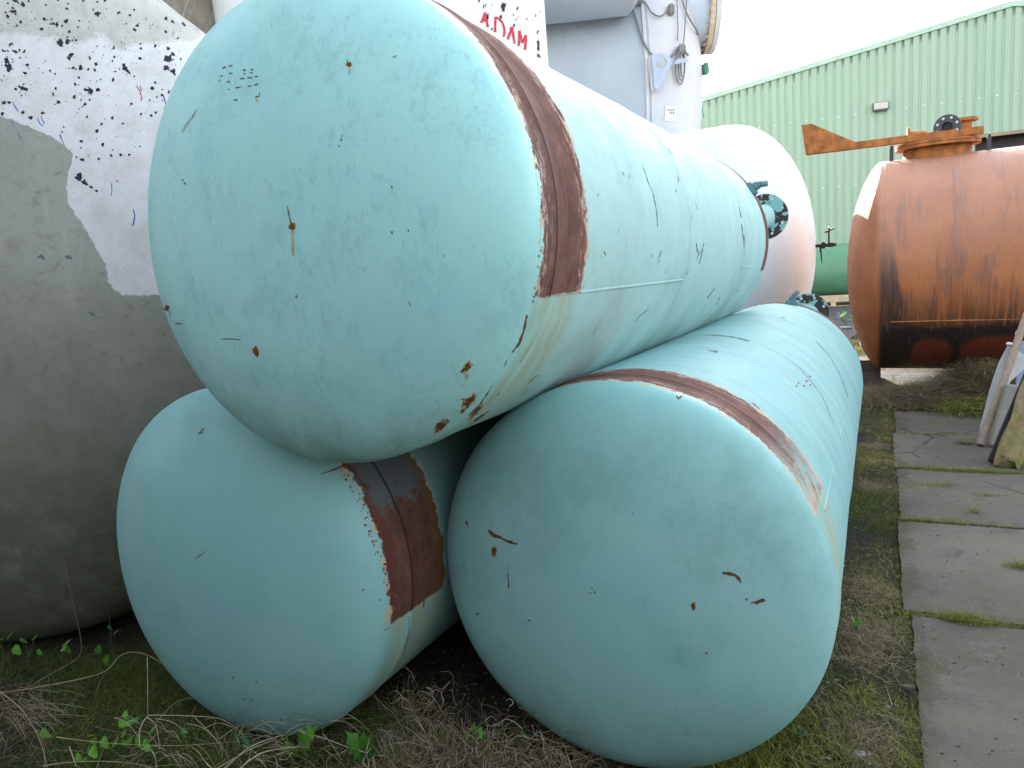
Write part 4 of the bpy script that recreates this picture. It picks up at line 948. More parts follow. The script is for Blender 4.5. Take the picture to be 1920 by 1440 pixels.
for k, (a, b) in enumerate(joints):
    for v0, v1 in ((0.0, 1.95), (1.985, 4.2)):
        nu, nv = 28, 34; base = len(mb.v); V = []; Fc = []; tilt = rr.uniform(-.004, .004); tv = rr.uniform(-.003, .003)
        sh0 = rr.uniform(-.018, .018)
        for i in range(nu+1):
            for j in range(nv+1):
                u = a+(b-a)*i/nu; v = v0+(v1-v0)*j/nv
                if i in (0, nu): u += rr.uniform(-.004, .004)
                if j == 0: v += rr.uniform(-.005, .005)+(sh0 if v0 == 0 else 0)
                xx, yy_ = uv2xy(u, v); V.append((xx, yy_, gz(xx, yy_)+.011+tilt*(i-nu/2)/nu*2+tv*(j/nv)*2-(.006 if i in (0, nu) or j in (0, nv) else 0)))
        for i in range(nu):
            for j in range(nv): q = i*(nv+1)+j; Fc.append((q, q+nv+1, q+nv+2, q+1))
        ring = [i*(nv+1) for i in range(nu+1)]+[nu*(nv+1)+j for j in range(1, nv+1)]+[i*(nv+1)+nv for i in range(nu-1, -1, -1)]+[j for j in range(nv-1, 0, -1)]
        n0 = len(V); V += [(V[q][0], V[q][1], V[q][2]-.09) for q in ring]; nr_ = len(ring)
        Fc += [(ring[i], n0+i, n0+(i+1) % nr_, ring[(i+1) % nr_]) for i in range(nr_)]
        mb.add(V, Fc, 0, False)
pth = mb.build('path', M_conc); pv_ = world_verts(pth)[:, :2]-P0; eu, ev = pv_ @ U_, pv_ @ Vv
add_attr(pth, 'edge', np.maximum(np.maximum.reduce([np.exp(-np.abs(eu-j)/.07) for j in (-1.262, 0, 1.268, 2.45)]), np.exp(-np.abs(ev)/.10))); tag(pth, 'path of grey concrete slabs with mossy joints', None, kind='structure')
# paved yard beyond
yd = MB(); 
def yard_mat():
    m = NT('yard_paving'); o = m.tc.outputs['Object']; n = m.noise(o, 3, 6, .7)
    x, y, z = m.sep(o); s = m.math('ADD', m.math('MULTIPLY', x, float(U_[0])), m.math('MULTIPLY', y, float(U_[1])))
    g = m.math('ABSOLUTE', m.math('SUBTRACT', m.math('FRACT', m.math('DIVIDE', s, 1.05)), .5))
    c = m.mix(m.step(n, .3, .7), (.062, .060, .063), (.085, .082, .086)); c = m.mix(m.step(g, .03, .02), c, (.03, .028, .026)); return m.out(c, .9, None, 0, .2)
V = []; 
for (u, v) in ((10.6, -6), (10.6, 40), (45, 40), (45, -6)):
    xx, yy_ = uv2xy(u, v); V.append((xx, yy_, gz(xx, yy_)+.006))
yd.add(V, [(0, 1, 2, 3)]); ydo = yd.build('paved_yard', yard_mat()); tag(ydo, 'grey paved yard in front of the warehouse', None, kind='structure')

# ------------------------------------------------------------------ vegetation
NR = np.random.RandomState(11)
def blade_mat(name, cols, rough=.75):
    m = NT(name); a = m.attr('tint')[2]; n = m.n.new('ShaderNodeValToRGB'); m.t.links.new(a, n.inputs[0]); cr = n.color_ramp
    while len(cr.elements) < len(cols): cr.elements.new(.5)
    for i, c in enumerate(cols): cr.elements[i].position = i/(len(cols)-1); cr.elements[i].color = (*c, 1)
    return m.out(n.outputs[0], rough, None, 0, .15)
def blades(name, X, Y, Z, h, w, lean, mat, tint, seg=3, droop=.5, kind='stuff', label=None, az=None):
    n = len(X); az = NR.uniform(0, 2*np.pi, n) if az is None else az; fa = NR.uniform(0, 2*np.pi, n)
    P = np.zeros((n, seg+1, 2, 3))
    for i in range(seg+1):
        t = i/seg; out = h*lean*(t+droop*t*t); up = h*(t-droop*.6*lean*t*t)
        cx = X+np.cos(az)*out; cy = Y+np.sin(az)*out; cz = Z+up; ww = w*(1-t*.85)/2
        for k, sg in enumerate((-1, 1)): P[:, i, k, 0] = cx+sg*ww*np.cos(fa); P[:, i, k, 1] = cy+sg*ww*np.sin(fa); P[:, i, k, 2] = cz
    V = P.reshape(-1, 3); base = np.arange(n)[:, None]*(seg+1)*2; i = np.arange(seg)[None]*2
    b = (base+i).reshape(-1); Fc = np.stack([b, b+1, b+3, b+2], 1)
    me = bpy.data.meshes.new(name); nv = len(V); nf = len(Fc); me.vertices.add(nv); me.vertices.foreach_set('co', V.reshape(-1).astype(np.float32))
    me.loops.add(nf*4); me.loops.foreach_set('vertex_index', Fc.reshape(-1).astype(np.int32)); me.polygons.add(nf)
    me.polygons.foreach_set('loop_start', (np.arange(nf)*4).astype(np.int32)); me.update(calc_edges=True); me.validate()
    a = me.attributes.new('tint', 'FLOAT', 'POINT'); a.data.foreach_set('value', np.repeat(tint, (seg+1)*2).astype(np.float32))
    o = link(name, me, mat); tag(o, label, None, kind=kind); return o
def vnoise(x, y, s, seed=0):
    r = np.random.RandomState(seed); v = 0
    for k in range(6): a, b, c = r.uniform(-1, 1, 3)*s; v = v+np.sin(a*x*2+b*y*2+c*9)
    return v/6
def inslab(u, v):
    ok = np.zeros_like(u, bool)
    for a, b in joints: ok |= (u > a+.012) & (u < b-.012) & (v > .02)
    return ok
def tank_clear(x, y):
    ok = np.ones_like(x, bool)
    for C, yaw in (((.339, 2.234), .473), ((-.93, 2.513), .48)):
        D = np.array([math.sin(yaw), math.cos(yaw)]); s = (x-C[0])*D[0]+(y-C[1])*D[1]; l = np.abs((x-C[0])*D[1]-(y-C[1])*D[0]); ok &= ~((s > -.12) & (l < .16))
    return ok
M_grass = blade_mat('grass_blades', [(.05, .085, .018), (.12, .155, .028), (.23, .235, .05), (.36, .30, .11)])
M_straw = blade_mat('straw_blades', [(.12, .09, .055), (.22, .17, .10), (.34, .28, .18), (.44, .38, .27)])
# strip between right tank and path
n = 190000; u = NR.uniform(-1.7, 5.2, n); v = NR.uniform(-1.15, .06, n); x, y = uv2xy(u, v)
dens = .22+1.1*vnoise(x, y, 3.2, 1)+.9*vnoise(x, y, 10, 5)+.5*vnoise(x, y, 30, 6); edge = np.clip((v+.62+.10*vnoise(x, y, 2.5, 3))/.18, 0, 1); nearp = np.exp(-((v+.05)/.12)**2)
bare = np.exp(-((u-.45)/.75)**2)*np.clip(-(v+.16)/.08, 0, 1); bare2 = np.exp(-((u+.25)/.2)**2)*np.clip(-(v+.25)/.08, 0, 1)
pr_ = np.clip(dens, 0, 1)*edge*(1-.93*bare)*(1-.8*bare2)+.25*nearp; far_u = np.clip((u-3.0)/2, 0, 1)
k = (NR.rand(n) < pr_) & tank_clear(x, y) & ~(inslab(u, v) & (NR.rand(n) > .25*(vnoise(u, v*0, 4, 77) > -.05))); x, y = x[k], y[k]; u, v = u[k], v[k]
tn = np.clip(.56+.9*vnoise(x, y, 4, 8)+NR.normal(0, .16, len(x)), 0, 1)
blades('grass', x, y, gh(x, y)-.002, NR.uniform(.006, .026, len(x))*(1+1.1*np.clip(vnoise(x, y, 14, 31), 0, 1)), NR.uniform(.0016, .0034, len(x)), NR.uniform(.2, 1.3, len(x)), M_grass, tn, label='short mossy grass strip between the right turquoise tank and the path')
# moss and grass in the slab joints
jx, jy, jt, jh = [], [], [], []
def clump(u0, v0, su, sv, n, hh=.03, t=.55, st=.15):
    uu = NR.normal(u0, su, n); vv = NR.normal(v0, sv, n); a, b = uv2xy(uu, vv); jx.append(a); jy.append(b); jt.append(np.clip(NR.normal(t, st, n), 0, 1)); jh.append(NR.uniform(.3, 1, n)*hh)
for uj in (-1.262, 0, 1.268, 2.45, 3.606): 
    n = 6500; vv = NR.uniform(0, 2.0, n); kk = NR.rand(n) < np.clip(.55+1.1*vnoise(vv, vv*0+uj, 6, int(abs(uj)*70)), .12, 1); vv = vv[kk]; uu = uj+NR.normal(0, .016, len(vv)); a, b = uv2xy(uu, vv)
    jx.append(a); jy.append(b); jt.append(np.clip(NR.normal(.5, .2, len(vv)), 0, 1)); jh.append(NR.uniform(.010, .028, len(vv)))
def clump_px(px_, py_, su, sv, n, hh, t=.55):
    g = gr(px_, py_)[:2]-P0; clump(g @ U_, g @ Vv, su, sv, n, hh, t)
clump_px(1812, 1168, .018, .045, 900, .05, .45); clump_px(1775, 885, .02, .10, 700, .045, .55); clump_px(1840, 888, .02, .10, 700, .045, .4); clump_px(1715, 917, .03, .05, 400, .02, .8); clump_px(1760, 912, .03, .06, 500, .03, .6)
clump_px(1850, 932, .02, .05, 400, .03, .6); clump_px(1825, 965, .015, .02, 60, .09, .35); clump_px(1915, 1068, .02, .03, 400, .05, .5); clump_px(1810, 835, .02, .035, 300, .05, .35); clump_px(1755, 800, .02, .03, 200, .02, .8); clump_px(1780, 1162, .01, .10, 500, .02, .6)
jx, jy, jt, jh = map(np.concatenate, (jx, jy, jt, jh))
blades('joint_moss', jx, jy, gz(jx, jy)+.004, jh, NR.uniform(.002, .0036, len(jx)), NR.uniform(.3, 1.3, len(jx)), M_grass, jt, label='tufts of grass and moss growing in the slab joints')
# dead brown turf lumps next to the path
n = 5200; cu = NR.choice([-.18, -.45, -.30, 1.9, 3.1, -1.0, .2], n); cv = -.16+NR.normal(0, .07, n); uu = cu+NR.normal(0, .09, n); x, y = uv2xy(uu, cv); k = tank_clear(x, y); x, y = x[k], y[k]
blades('dead_turf', x, y, gh(x, y)+NR.uniform(0, .025, len(x)), NR.uniform(.01, .035, len(x)), NR.uniform(.0015, .003, len(x)), NR.uniform(.8, 2.5, len(x)), M_straw, np.clip(NR.normal(.25, .2, len(x)), 0, 1), label='brown dead turf lumps along the edge of the path')
# straw litter everywhere
n = 1500; px_ = NR.uniform(-20, 1780, n); py_ = 1150+NR.uniform(0, 1, n)**.8*300; G3 = np.array([gr(a, b) for a, b in zip(px_, py_)]); x, y = G3[:, 0], G3[:, 1]; g2 = np.stack([x, y], 1)-P0
k = tank_clear(x, y) & ((g2 @ Vv) < -.02); x, y = x[k], y[k]
blades('straw_litter', x, y, gh(x, y)+.004, NR.uniform(.01, .02, len(x)), NR.uniform(.0015, .0028, len(x)), NR.uniform(2, 9, len(x)), M_straw, np.clip(NR.normal(.45, .25, len(x)), 0, 1), seg=4, droop=.2, label='thin straw scattered on the dark soil')
# dim grass carpet front left
n = 34000; px_ = NR.uniform(-40, 760, n); py_ = NR.uniform(1235, 1445, n); G3 = np.array([gr(a, b) for a, b in zip(px_, py_)]); x, y = G3[:, 0], G3[:, 1]
k = tank_clear(x, y) & (NR.rand(n) < np.clip(.45+.8*vnoise(x, y, 3, 21), .05, 1)) & ~((px_ > 560) & (py_ < 1340)); x, y = x[k], y[k]
blades('undergrowth', x, y, gh(x, y), NR.uniform(.012, .085, len(x)), NR.uniform(.0015, .003, len(x)), NR.uniform(.3, 1.8, len(x)), M_grass, np.clip(NR.normal(.12, .16, len(x)), 0, 1), label='low dark undergrowth in front of the speckled tank and left turquoise tank')
n = 2600; px_ = NR.uniform(1290, 1600, n); py_ = NR.uniform(1330, 1450, n); G3 = np.array([gr(a, b) for a, b in zip(px_, py_)]); x, y = G3[:, 0], G3[:, 1]; k = tank_clear(x, y) & (NR.rand(n) < .8); x, y = x[k], y[k]
blades('grass_tufts', x, y, gh(x, y), NR.uniform(.02, .06, len(x)), NR.uniform(.002, .004, len(x)), NR.uniform(.2, 1.2, len(x)), M_grass, np.clip(NR.normal(.5, .2, len(x)), 0, 1), label='loose grass tufts below the front of the right turquoise tank')
# heap of pulled weeds in front of the orange tank
hp = []; c0 = gr(1790, 745)
def heap(cx, cy, rx, ry, hgt, n):
    a = NR.normal(0, .45, n); b = NR.normal(0, .45, n); q = np.exp(-(a*a+b*b)*1.4); x = cx+(a*rx)*Vv[0]+(b*ry)*U_[0]; y = cy+(a*rx)*Vv[1]+(b*ry)*U_[1]; return x, y, gz(x, y)+q*hgt*NR.uniform(.15, 1, n)
def heapset(name, specs, mat, tm, ts, hmin, hmax, wd, label):
    xs, ys, zs = [], [], []
    for (pxx, pyy, rx, ry, hg, n) in specs:
        g = gr(pxx, pyy); a, b, c = heap(g[0], g[1], rx, ry, hg, n); xs.append(a); ys.append(b); zs.append(c)
    x, y, z = map(np.concatenate, (xs, ys, zs)); n = len(x); tint = np.clip(tm+.25*vnoise(x, y, 5, 4)+NR.normal(0, ts, n), 0, 1)
    return blades(name, x, y, z, NR.uniform(hmin, hmax, n), NR.uniform(*wd, n), NR.uniform(.4, 3.2, n), mat, tint, seg=4, droop=.4, label=label)
heapset('weed_heap', [(1835, 748, .6, .5, .46, 8500), (1770, 757, .7, .45, .24, 6000), (1690, 755, .6, .5, .14, 4500), (1865, 765, .35, .4, .42, 4000), (1640, 745, .3, .4, .07, 1800)], M_straw, .22, .16, .03, .13, (.003, .007), 'heap of pulled weeds and dead stalks in front of the orange tank')
heapset('heap_greenery', [(1832, 738, .32, .25, .62, 4200), (1860, 760, .35, .4, .42, 3600), (1835, 775, .4, .3, .14, 1800), (1725, 738, .3, .2, .10, 700), (1770, 748, .22, .15, .13, 400)], M_grass, .5, .2, .03, .10, (.005, .012), 'green shoots growing through the heap of pulled weeds')
heapset('far_weeds', [(1600, 650, .35, .5, .10, 1200), (1608, 662, .3, .4, .06, 600)], M_grass, .9, .1, .03, .10, (.006, .012), 'dry yellow weeds in the sun beyond the turquoise tanks')

sx, sy = [], []
for (a, b, n, sp) in ((765, 1345, 160, .035), (800, 1400, 260, .06), (850, 1440, 200, .08), (740, 1440, 120, .06), (960, 1440, 260, .10), (1040, 1440, 120, .06), (900, 1400, 90, .05), (620, 1440, 160, .12), (420, 1440, 200, .2), (250, 1425, 120, .15), (60, 1350, 120, .12)):
    g = gr(a, b); sx.append(g[0]+NR.normal(0, sp, n)); sy.append(g[1]+NR.normal(0, sp*.7, n))
sx, sy = map(np.concatenate, (sx, sy)); k = tank_clear(sx, sy); sx, sy = sx[k], sy[k]
blades('straw_clumps', sx, sy, gh(sx, sy), NR.uniform(.03, .15, len(sx)), NR.uniform(.0016, .0034, len(sx)), NR.uniform(.15, 1.6, len(sx)), M_straw, np.clip(NR.normal(.5, .28, len(sx)), 0, 1), seg=6, droop=1.1, label='clumps of upright straw-coloured grass in front of the lower turquoise tanks')
n = 900; lu = NR.uniform(-1.2, 4.6, n); lv = np.abs(NR.normal(0, .22, n)); lx, ly = uv2xy(lu, lv)
blades('straw_bits', lx, ly, gz(lx, ly)+.017, NR.uniform(.001, .003, n), NR.uniform(.001, .002, n), NR.uniform(4, 14, n), M_straw, np.clip(NR.normal(.35, .25, n), 0, 1), seg=3, droop=.1, label='bits of straw blown onto the left side of the concrete path')

# long dry stalks, front left and centre
M_st = [simple('stalk_tan', (.30, .24, .15), .8, .25, 30), simple('stalk_brown', (.15, .10, .065), .8, .25, 30), simple('stalk_pale', (.42, .37, .27), .8, .2, 30)]
def curve_pts(P, k=8):
    P = [np.array(p, float) for p in P]; Q = []
    for i in range(len(P)-1):
        p0, p1, p2, p3 = P[max(i-1, 0)], P[i], P[i+1], P[min(i+2, len(P)-1)]
        for t in np.linspace(0, 1, k+1)[:-1]: Q.append(.5*((2*p1)+(-p0+p2)*t+(2*p0-5*p1+4*p2-p3)*t*t+(-p0+3*p1-3*p2+p3)*t**3))
    Q.append(P[-1]); return Q
def pxp(x, y, Y): return at(x, y, Y)
mb = MB()
def stalk(pts, Y0, Y1, r, mi):
    n = len(pts); P = [pxp(a, b, Y0+(Y1-Y0)*i/max(1, n-1)) for i, (a, b) in enumerate(pts)]; Q = curve_pts(P, 6); m = len(Q); mb.tube(Q, [r*(1-.6*i/m) for i in range(m)], 5, mi)
stalk([(-20, 1302), (90, 1285), (190, 1262), (225, 1230), (255, 1223), (290, 1235), (325, 1260)], 2.45, 2.45, .0022, 0)
stalk([(30, 1305), (75, 1275), (120, 1250), (150, 1228), (150, 1190), (135, 1120), (120, 1052)], 2.5, 2.75, .0022, 1)
stalk([(276, 1232), (277, 1290), (277, 1340)], 2.3, 2.3, .0016, 2); stalk([(-10, 1290), (40, 1330), (75, 1390), (90, 1445)], 2.2, 2.1, .002, 0); stalk([(0, 1296), (50, 1335), (130, 1345)], 2.25, 2.3, .0018, 1)
stalk([(262, 1400), (262, 1370), (275, 1345), (295, 1341), (400, 1345), (430, 1357)], 2.15, 2.25, .002, 2); stalk([(275, 1345), (292, 1360), (300, 1405)], 2.15, 2.12, .0016, 2)
stalk([(105, 1382), (200, 1393), (330, 1398), (450, 1390)], 2.12, 2.2, .0018, 0); stalk([(80, 1436), (150, 1428), (240, 1430), (300, 1445)], 2.02, 2.05, .0018, 0); stalk([(130, 1400), (143, 1438)], 2.05, 2.03, .002, 2)
stalk([(178, 1362), (230, 1375), (330, 1390)], 2.15, 2.2, .0016, 1); stalk([(365, 1345), (400, 1380), (430, 1420)], 2.15, 2.1, .0016, 0); stalk([(420, 1442), (470, 1400), (530, 1378)], 2.05, 2.12, .003, 2); stalk([(440, 1450), (490, 1412), (560, 1400)], 2.02, 2.1, .003, 2); stalk([(400, 1445), (470, 1405), (520, 1385)], 2.04, 2.1, .0025, 0)
stalk([(605, 1372), (607, 1330), (620, 1290), (640, 1262), (652, 1245), (655, 1230)], 2.22, 2.22, .0028, 1); stalk([(560, 1370), (610, 1385), (650, 1400), (690, 1412)], 2.15, 2.1, .0022, 2); stalk([(605, 1375), (625, 1400), (640, 1425)], 2.12, 2.08, .0018, 0)
for i in range(46):   # bundle of fine stalks lower left
    a = NR.uniform(-20, 60); b = NR.uniform(1285, 1360); l = NR.uniform(40, 130); an = NR.uniform(-.1, 1.1); stalk([(a, b), (a+l*.5*math.cos(an), b+l*.5*math.sin(an)-6), (a+l*math.cos(an), b+l*math.sin(an))], 2.25, 2.15, .0011, int(NR.randint(0, 2)))
for i in range(70):
    a = NR.uniform(200, 640); b = NR.uniform(1345, 1440); l = NR.uniform(25, 90); an = NR.uniform(-.6, .9); stalk([(a, b), (a+l*.5*math.cos(an), b+l*.5*math.sin(an)-NR.uniform(0, 14)), (a+l*math.cos(an), b+l*math.sin(an))], 2.12, 2.08, .0011, int(NR.randint(0, 3)))
so1 = mb.build('dry_stalks', M_st); tag(so1, 'long thin dry stalks arching over the front left corner', None, kind='stuff')
mb = MB()
def curl(cx, cy, n, sp, hh, Yc, rlo=.0008, rhi=.0019):
    for i in range(n):
        a = cx+NR.normal(0, sp); b = cy+NR.normal(0, hh); P = [(a, b)]; an = NR.uniform(0, 6.28); l = NR.uniform(7, 20)
        for k in range(NR.randint(3, 6)): an += NR.normal(0, .75); a += l*math.cos(an); b += l*math.sin(an)*1.1; P.append((a, b))
        yy_ = Yc+NR.normal(0, .03); P3 = []
        for j, (a, b) in enumerate(P):
            g = gr(a, b); Yg = g[1]; Yj = min(Yg-.005, yy_+NR.normal(0, .012)); P3.append(pxp(a, b, Yj))
        Q = curve_pts(P3, 4); m = len(Q); r = rlo+(rhi-rlo)*NR.rand()**2; mb.tube(Q, [r*(1-.55*q/m) for q in range(m)], 4, int(NR.choice([0, 0, 1, 2])))
curl(790, 1320, 34, 22, 26, 2.35); curl(800, 1385, 60, 40, 32, 2.2); curl(980, 1420, 60, 75, 20, 2.08); curl(960, 1370, 22, 45, 22, 2.15); curl(860, 1425, 50, 60, 18, 2.08); curl(700, 1430, 22, 40, 12, 2.05); curl(1065, 1425, 14, 12, 12, 2.05); curl(460, 1420, 30, 60, 16, 2.05)
so2 = mb.build('dry_grass_tangle', M_st); tag(so2, 'tangle of dry curly grass on the ground between the two lower turquoise tanks', None, kind='stuff')

# leafy weeds
M_leaf = [simple('leaf_bright', (.10, .27, .025), .6, .3, 40), simple('leaf_mid', (.055, .17, .025), .6, .3, 40), simple('leaf_blue', (.045, .13, .055), .6, .3, 40)]
def leaf(mb, c, dirv, up, size, mi, kind='tri'):
    d = np.array(dirv, float); d /= np.linalg.norm(d); up = np.array(up, float); s = np.cross(d, up); s /= np.linalg.norm(s)+1e-9; nrm = np.cross(s, d)
    if kind == 'tri':
        for la in (-1.05, 0, 1.05):
            dd = math.cos(la)*d+math.sin(la)*s; ss = np.cross(dd, nrm); L = size*(1 if la == 0 else .85); V = [c]
            for (t, w_) in ((.25, .12), (.45, .36), (.62, .30), (.75, .40), (.88, .22), (1.0, .0), (.88, -.22), (.75, -.40), (.62, -.30), (.45, -.36), (.25, -.12)):
                V.append(c+dd*L*t+ss*L*w_*1.1-nrm*abs(w_)*L*.25+up*L*.10*math.sin(t*3))
            mb.add(V, [(0, i, i+1) for i in range(1, len(V)-1)], mi, False)
    else:   # toothed dandelion leaf
        V = []; K = 11
        for i in range(K+1):
            t = i/K; w_ = size*.17*(math.sin(math.pi*min(1, t*1.02+.03))**.7)*(1.25 if i % 2 else .6); cc = c+d*size*t+nrm*size*.35*math.sin(t*1.9)
            V += [cc-s*w_, cc, cc+s*w_]
        mb.add(V, [(3*i+j, 3*i+j+1, 3*i+j+4, 3*i+j+3) for i in range(K) for j in (0, 1)], mi, False)
M_stem = simple('green_stem', (.07, .12, .03), .7, .2, 30)
def weed(px_, py_, pts, size, label, mi=0, kind='tri', cat='plant'):
    g = gr(px_, py_); o = empty('weed', tuple(g)); ms = MB(); Yg = g[1]
    for (a, b) in pts:
        ml = MB(); Yt = Yg-.03+NR.uniform(-.03, .02); top = pxp(a, b, Yt)-g
        if kind == 'tri':
            mid = top*.5+np.array([NR.uniform(-.01, .01), 0, .01]); ms = MB(); ms.tube(curve_pts([np.zeros(3), mid, top], 4), .0014, 4); sto = ms.build('stem', M_stem, o)
            dv = np.array([NR.uniform(-1, 1), -1+NR.uniform(-.3, .3), NR.uniform(-.2, .5)]); leaf(ml, top, dv, np.array([NR.uniform(-.35, .35), -.9, .55]), size*NR.uniform(.65, 1.0), (mi+int(NR.rand() > .7)) % 3)
        else:
            dv = top; leaf(ml, np.zeros(3), dv, np.array([0, -.7, .7]), np.linalg.norm(top), mi, 'd')
        ml.build('leaf', M_leaf, sto if kind == 'tri' else o)
    tag(o, label, cat, 'leafy weeds at the feet of the tanks'); return o
weed(10, 1250, [(5, 1196), (20, 1188), (0, 1205)], .036, 'bright weed sprig at the far left edge, in front of the speckled tank')
weed(55, 1262, [(48, 1200), (66, 1193), (38, 1217), (60, 1224), (78, 1222), (66, 1208)], .034, 'broad clump of lobed leaves left of the thin upright stalk')
weed(122, 1262, [(125, 1203), (118, 1212), (130, 1214), (104, 1220)], .032, 'small three-leaved weed just left of the branching dry stem')
weed(192, 1262, [(190, 1218), (186, 1224), (205, 1238)], .034, 'dark weed in the shadow between speckled tank and left turquoise tank')
weed(212, 1240, [(208, 1175), (216, 1185), (203, 1146)], .024, 'thin climbing sprig in the black gap beside the left turquoise tank', 1)
weed(180, 1440, [(175, 1377), (186, 1375), (182, 1388), (165, 1402), (182, 1408), (152, 1418), (158, 1422)], .030, 'bright lobed weed at the bottom left, leftmost of the front row')
weed(240, 1430, [(240, 1340), (250, 1347), (236, 1352), (231, 1374), (240, 1385), (215, 1388), (202, 1390), (236, 1392)], .029, 'tall bright weed second from left in the front row')
weed(278, 1432, [(286, 1365), (270, 1392), (280, 1395), (264, 1388)], .032, 'wide bright weed in the front row beside the arched pale straw')
weed(90, 1425, [(90, 1372), (82, 1378)], .028, 'single pale weed low in the front left corner', 2)
weed(345, 1405, [(342, 1360), (348, 1368)], .026, 'small weed under the horizontal pale straw', 1)
weed(460, 1425, [(450, 1368), (465, 1382), (470, 1395), (446, 1388)], .034, 'leafy weed touching the bottom of the left turquoise tank', 1)
weed(565, 1420, [(548, 1352), (560, 1372), (575, 1388), (600, 1370), (540, 1385), (632, 1350)], .1, 'toothed dandelion below the left turquoise tank', 0, 'd')
weed(700, 1425, [(635, 1350), (690, 1340), (710, 1352), (664, 1362), (720, 1368)], .1, 'toothed dandelion growing by the small grey stone', 1, 'd')
weed(892, 1428, [(885, 1362), (893, 1368), (870, 1378), (905, 1374)], .026, 'round-leaved weed between tangled straw and right turquoise tank', 0)
weed(985, 1440, [(985, 1376)], .03, 'single broad grey-green leaf below the right turquoise tank', 2)
weed(1605, 1185, [(1600, 1160), (1608, 1163), (1604, 1168)], .028, 'tiny weed on bare soil beside the right turquoise tank')
weed(1495, 1385, [(1490, 1366), (1500, 1370)], .022, 'tiny dark weed below the right turquoise tank shoulder', 1)
weed(1590, 625, [(1576, 590), (1584, 585), (1592, 598), (1582, 604), (1600, 596), (1590, 588)], .14, 'sunlit yellow-green weed in the paved yard beyond the turquoise tanks')
# grass shoots near the straw
gx_, gy_, gt_ = [], [], []
for (a, b, n, sp) in ((912, 1430, 26, .03), (820, 1400, 24, .03), (765, 1330, 10, .01), (740, 1440, 20, .05), (1300, 1440, 60, .05), (1390, 1440, 60, .06), (1480, 1330, 20, .03), (1440, 1400, 30, .05)):
    g = gr(a, b); gx_.append(g[0]+NR.normal(0, sp, n)); gy_.append(g[1]+NR.normal(0, sp, n)); gt_.append(np.clip(NR.normal(.45, .15, n), 0, 1))
gx_, gy_, gt_ = map(np.concatenate, (gx_, gy_, gt_))
blades('grass_shoots', gx_, gy_, gh(gx_, gy_), NR.uniform(.05, .13, len(gx_)), NR.uniform(.003, .005, len(gx_)), NR.uniform(.05, .5, len(gx_)), M_grass, gt_, seg=5, label='fresh green grass shoots among the dry straw')

# ------------------------------------------------------------------ stones and litter
def rock(name, px_, py_, size, mat, label, cat, seed, lift=0):
    rg = np.random.RandomState(seed); bm = bmesh.new(); bmesh.ops.create_icosphere(bm, subdivisions=3, radius=1); ph = rg.uniform(0, 6, 9)
    for v_ in bm.verts:
        c = v_.co; k = 1+.22*math.sin(c.x*2.1+ph[0])+.18*math.sin(c.y*3+ph[1])+.12*math.sin(c.z*4+ph[2])+.06*math.sin(c.x*9+ph[3])*math.sin(c.y*8+ph[4]); v_.co = Vector((c.x*k*size[0], c.y*k*size[1], max(c.z*k, -.45)*size[2]))
    me = bpy.data.meshes.new(name); bm.to_mesh(me); bm.free(); g = gr(px_, py_); o = link(name, me, mat); o.location = (g[0], g[1], gh(g[0], g[1])+size[2]*.35+lift); o.rotation_euler = (0, 0, rg.uniform(0, 6)); tag(o, label, cat); return o
M_stone = simple('grey_stone', (.16, .15, .145), .9, .3, 20, .003); M_white = simple('white_chip', (.55, .55, .53), .7, .2, 20)
rock('stone', 722, 1392, (.058, .045, .028), M_stone, 'grey flat stone beside the dandelion, between the lower turquoise tanks', 'stone', 3)
rock('paper_scrap', 1612, 1412, (.016, .012, .006), simple('green_white_scrap', (.40, .46, .36), .7, .2, 30), 'pale greenish scrap in the grass near the bottom of the path', 'litter', 5)
rock('white_chip', 1850, 1065, (.013, .008, .005), M_white, 'small white chip lying on the second concrete slab', 'litter', 6, .03)
rock('plaster_chip', 1889, 1043, (.016, .012, .008), simple('grey_white_chip', (.36, .36, .34), .8, .3, 20), 'grey-white chip on the slab, right of the smaller white chip', 'litter', 7, .03)
rock('dirt_clod', 1703, 1294, (.022, .013, .010), M_chock, 'dark clod of dirt at the left edge of the nearest slab', 'litter', 8, .01)
M_peb = simple('pale_gravel', (.24, .23, .22), .9, .35, 60); mb = MB(); bmp = bmesh.new(); bmesh.ops.create_icosphere(bmp, subdivisions=1, radius=1); pv = np.array([v_.co[:] for v_ in bmp.verts]); pf_ = [[v_.index for v_ in f.verts] for f in bmp.faces]; bmp.free()
for i in range(650):
    a, b = (NR.uniform(640, 1200), NR.uniform(1180, 1440)) if i % 2 else (NR.uniform(1450, 1700), NR.uniform(950, 1440)); g = gr(a, b)
    q = np.array([g[0], g[1]])-P0
    if q @ Vv > -.05: continue
    r = NR.uniform(.0015, .006)*(.7+.6*NR.rand()); mb.add(pv*[r*NR.uniform(.8, 1.5), r, r*.6]+[g[0], g[1], gh(g[0], g[1])+r*.3], pf_, 0)
pb = mb.build('gravel', M_peb); tag(pb, 'small pale gravel bits on the dark soil', None, kind='stuff')
# dark clods on the slabs
mb = MB()
for i in range(260):
    u = NR.uniform(-1.2, 4.6); v = abs(NR.normal(0, .5)); xx, yy_ = uv2xy(u, v); r = NR.uniform(.0015, .006); mb.add(pv*[r*NR.uniform(.8, 1.6), r, r*.5]+[xx, yy_, gz(xx, yy_)+.012+r*.3], pf_, 0)
cb = mb.build('soil_crumbs', M_chock); tag(cb, 'dark crumbs of soil strewn over the concrete slabs', None, kind='stuff')

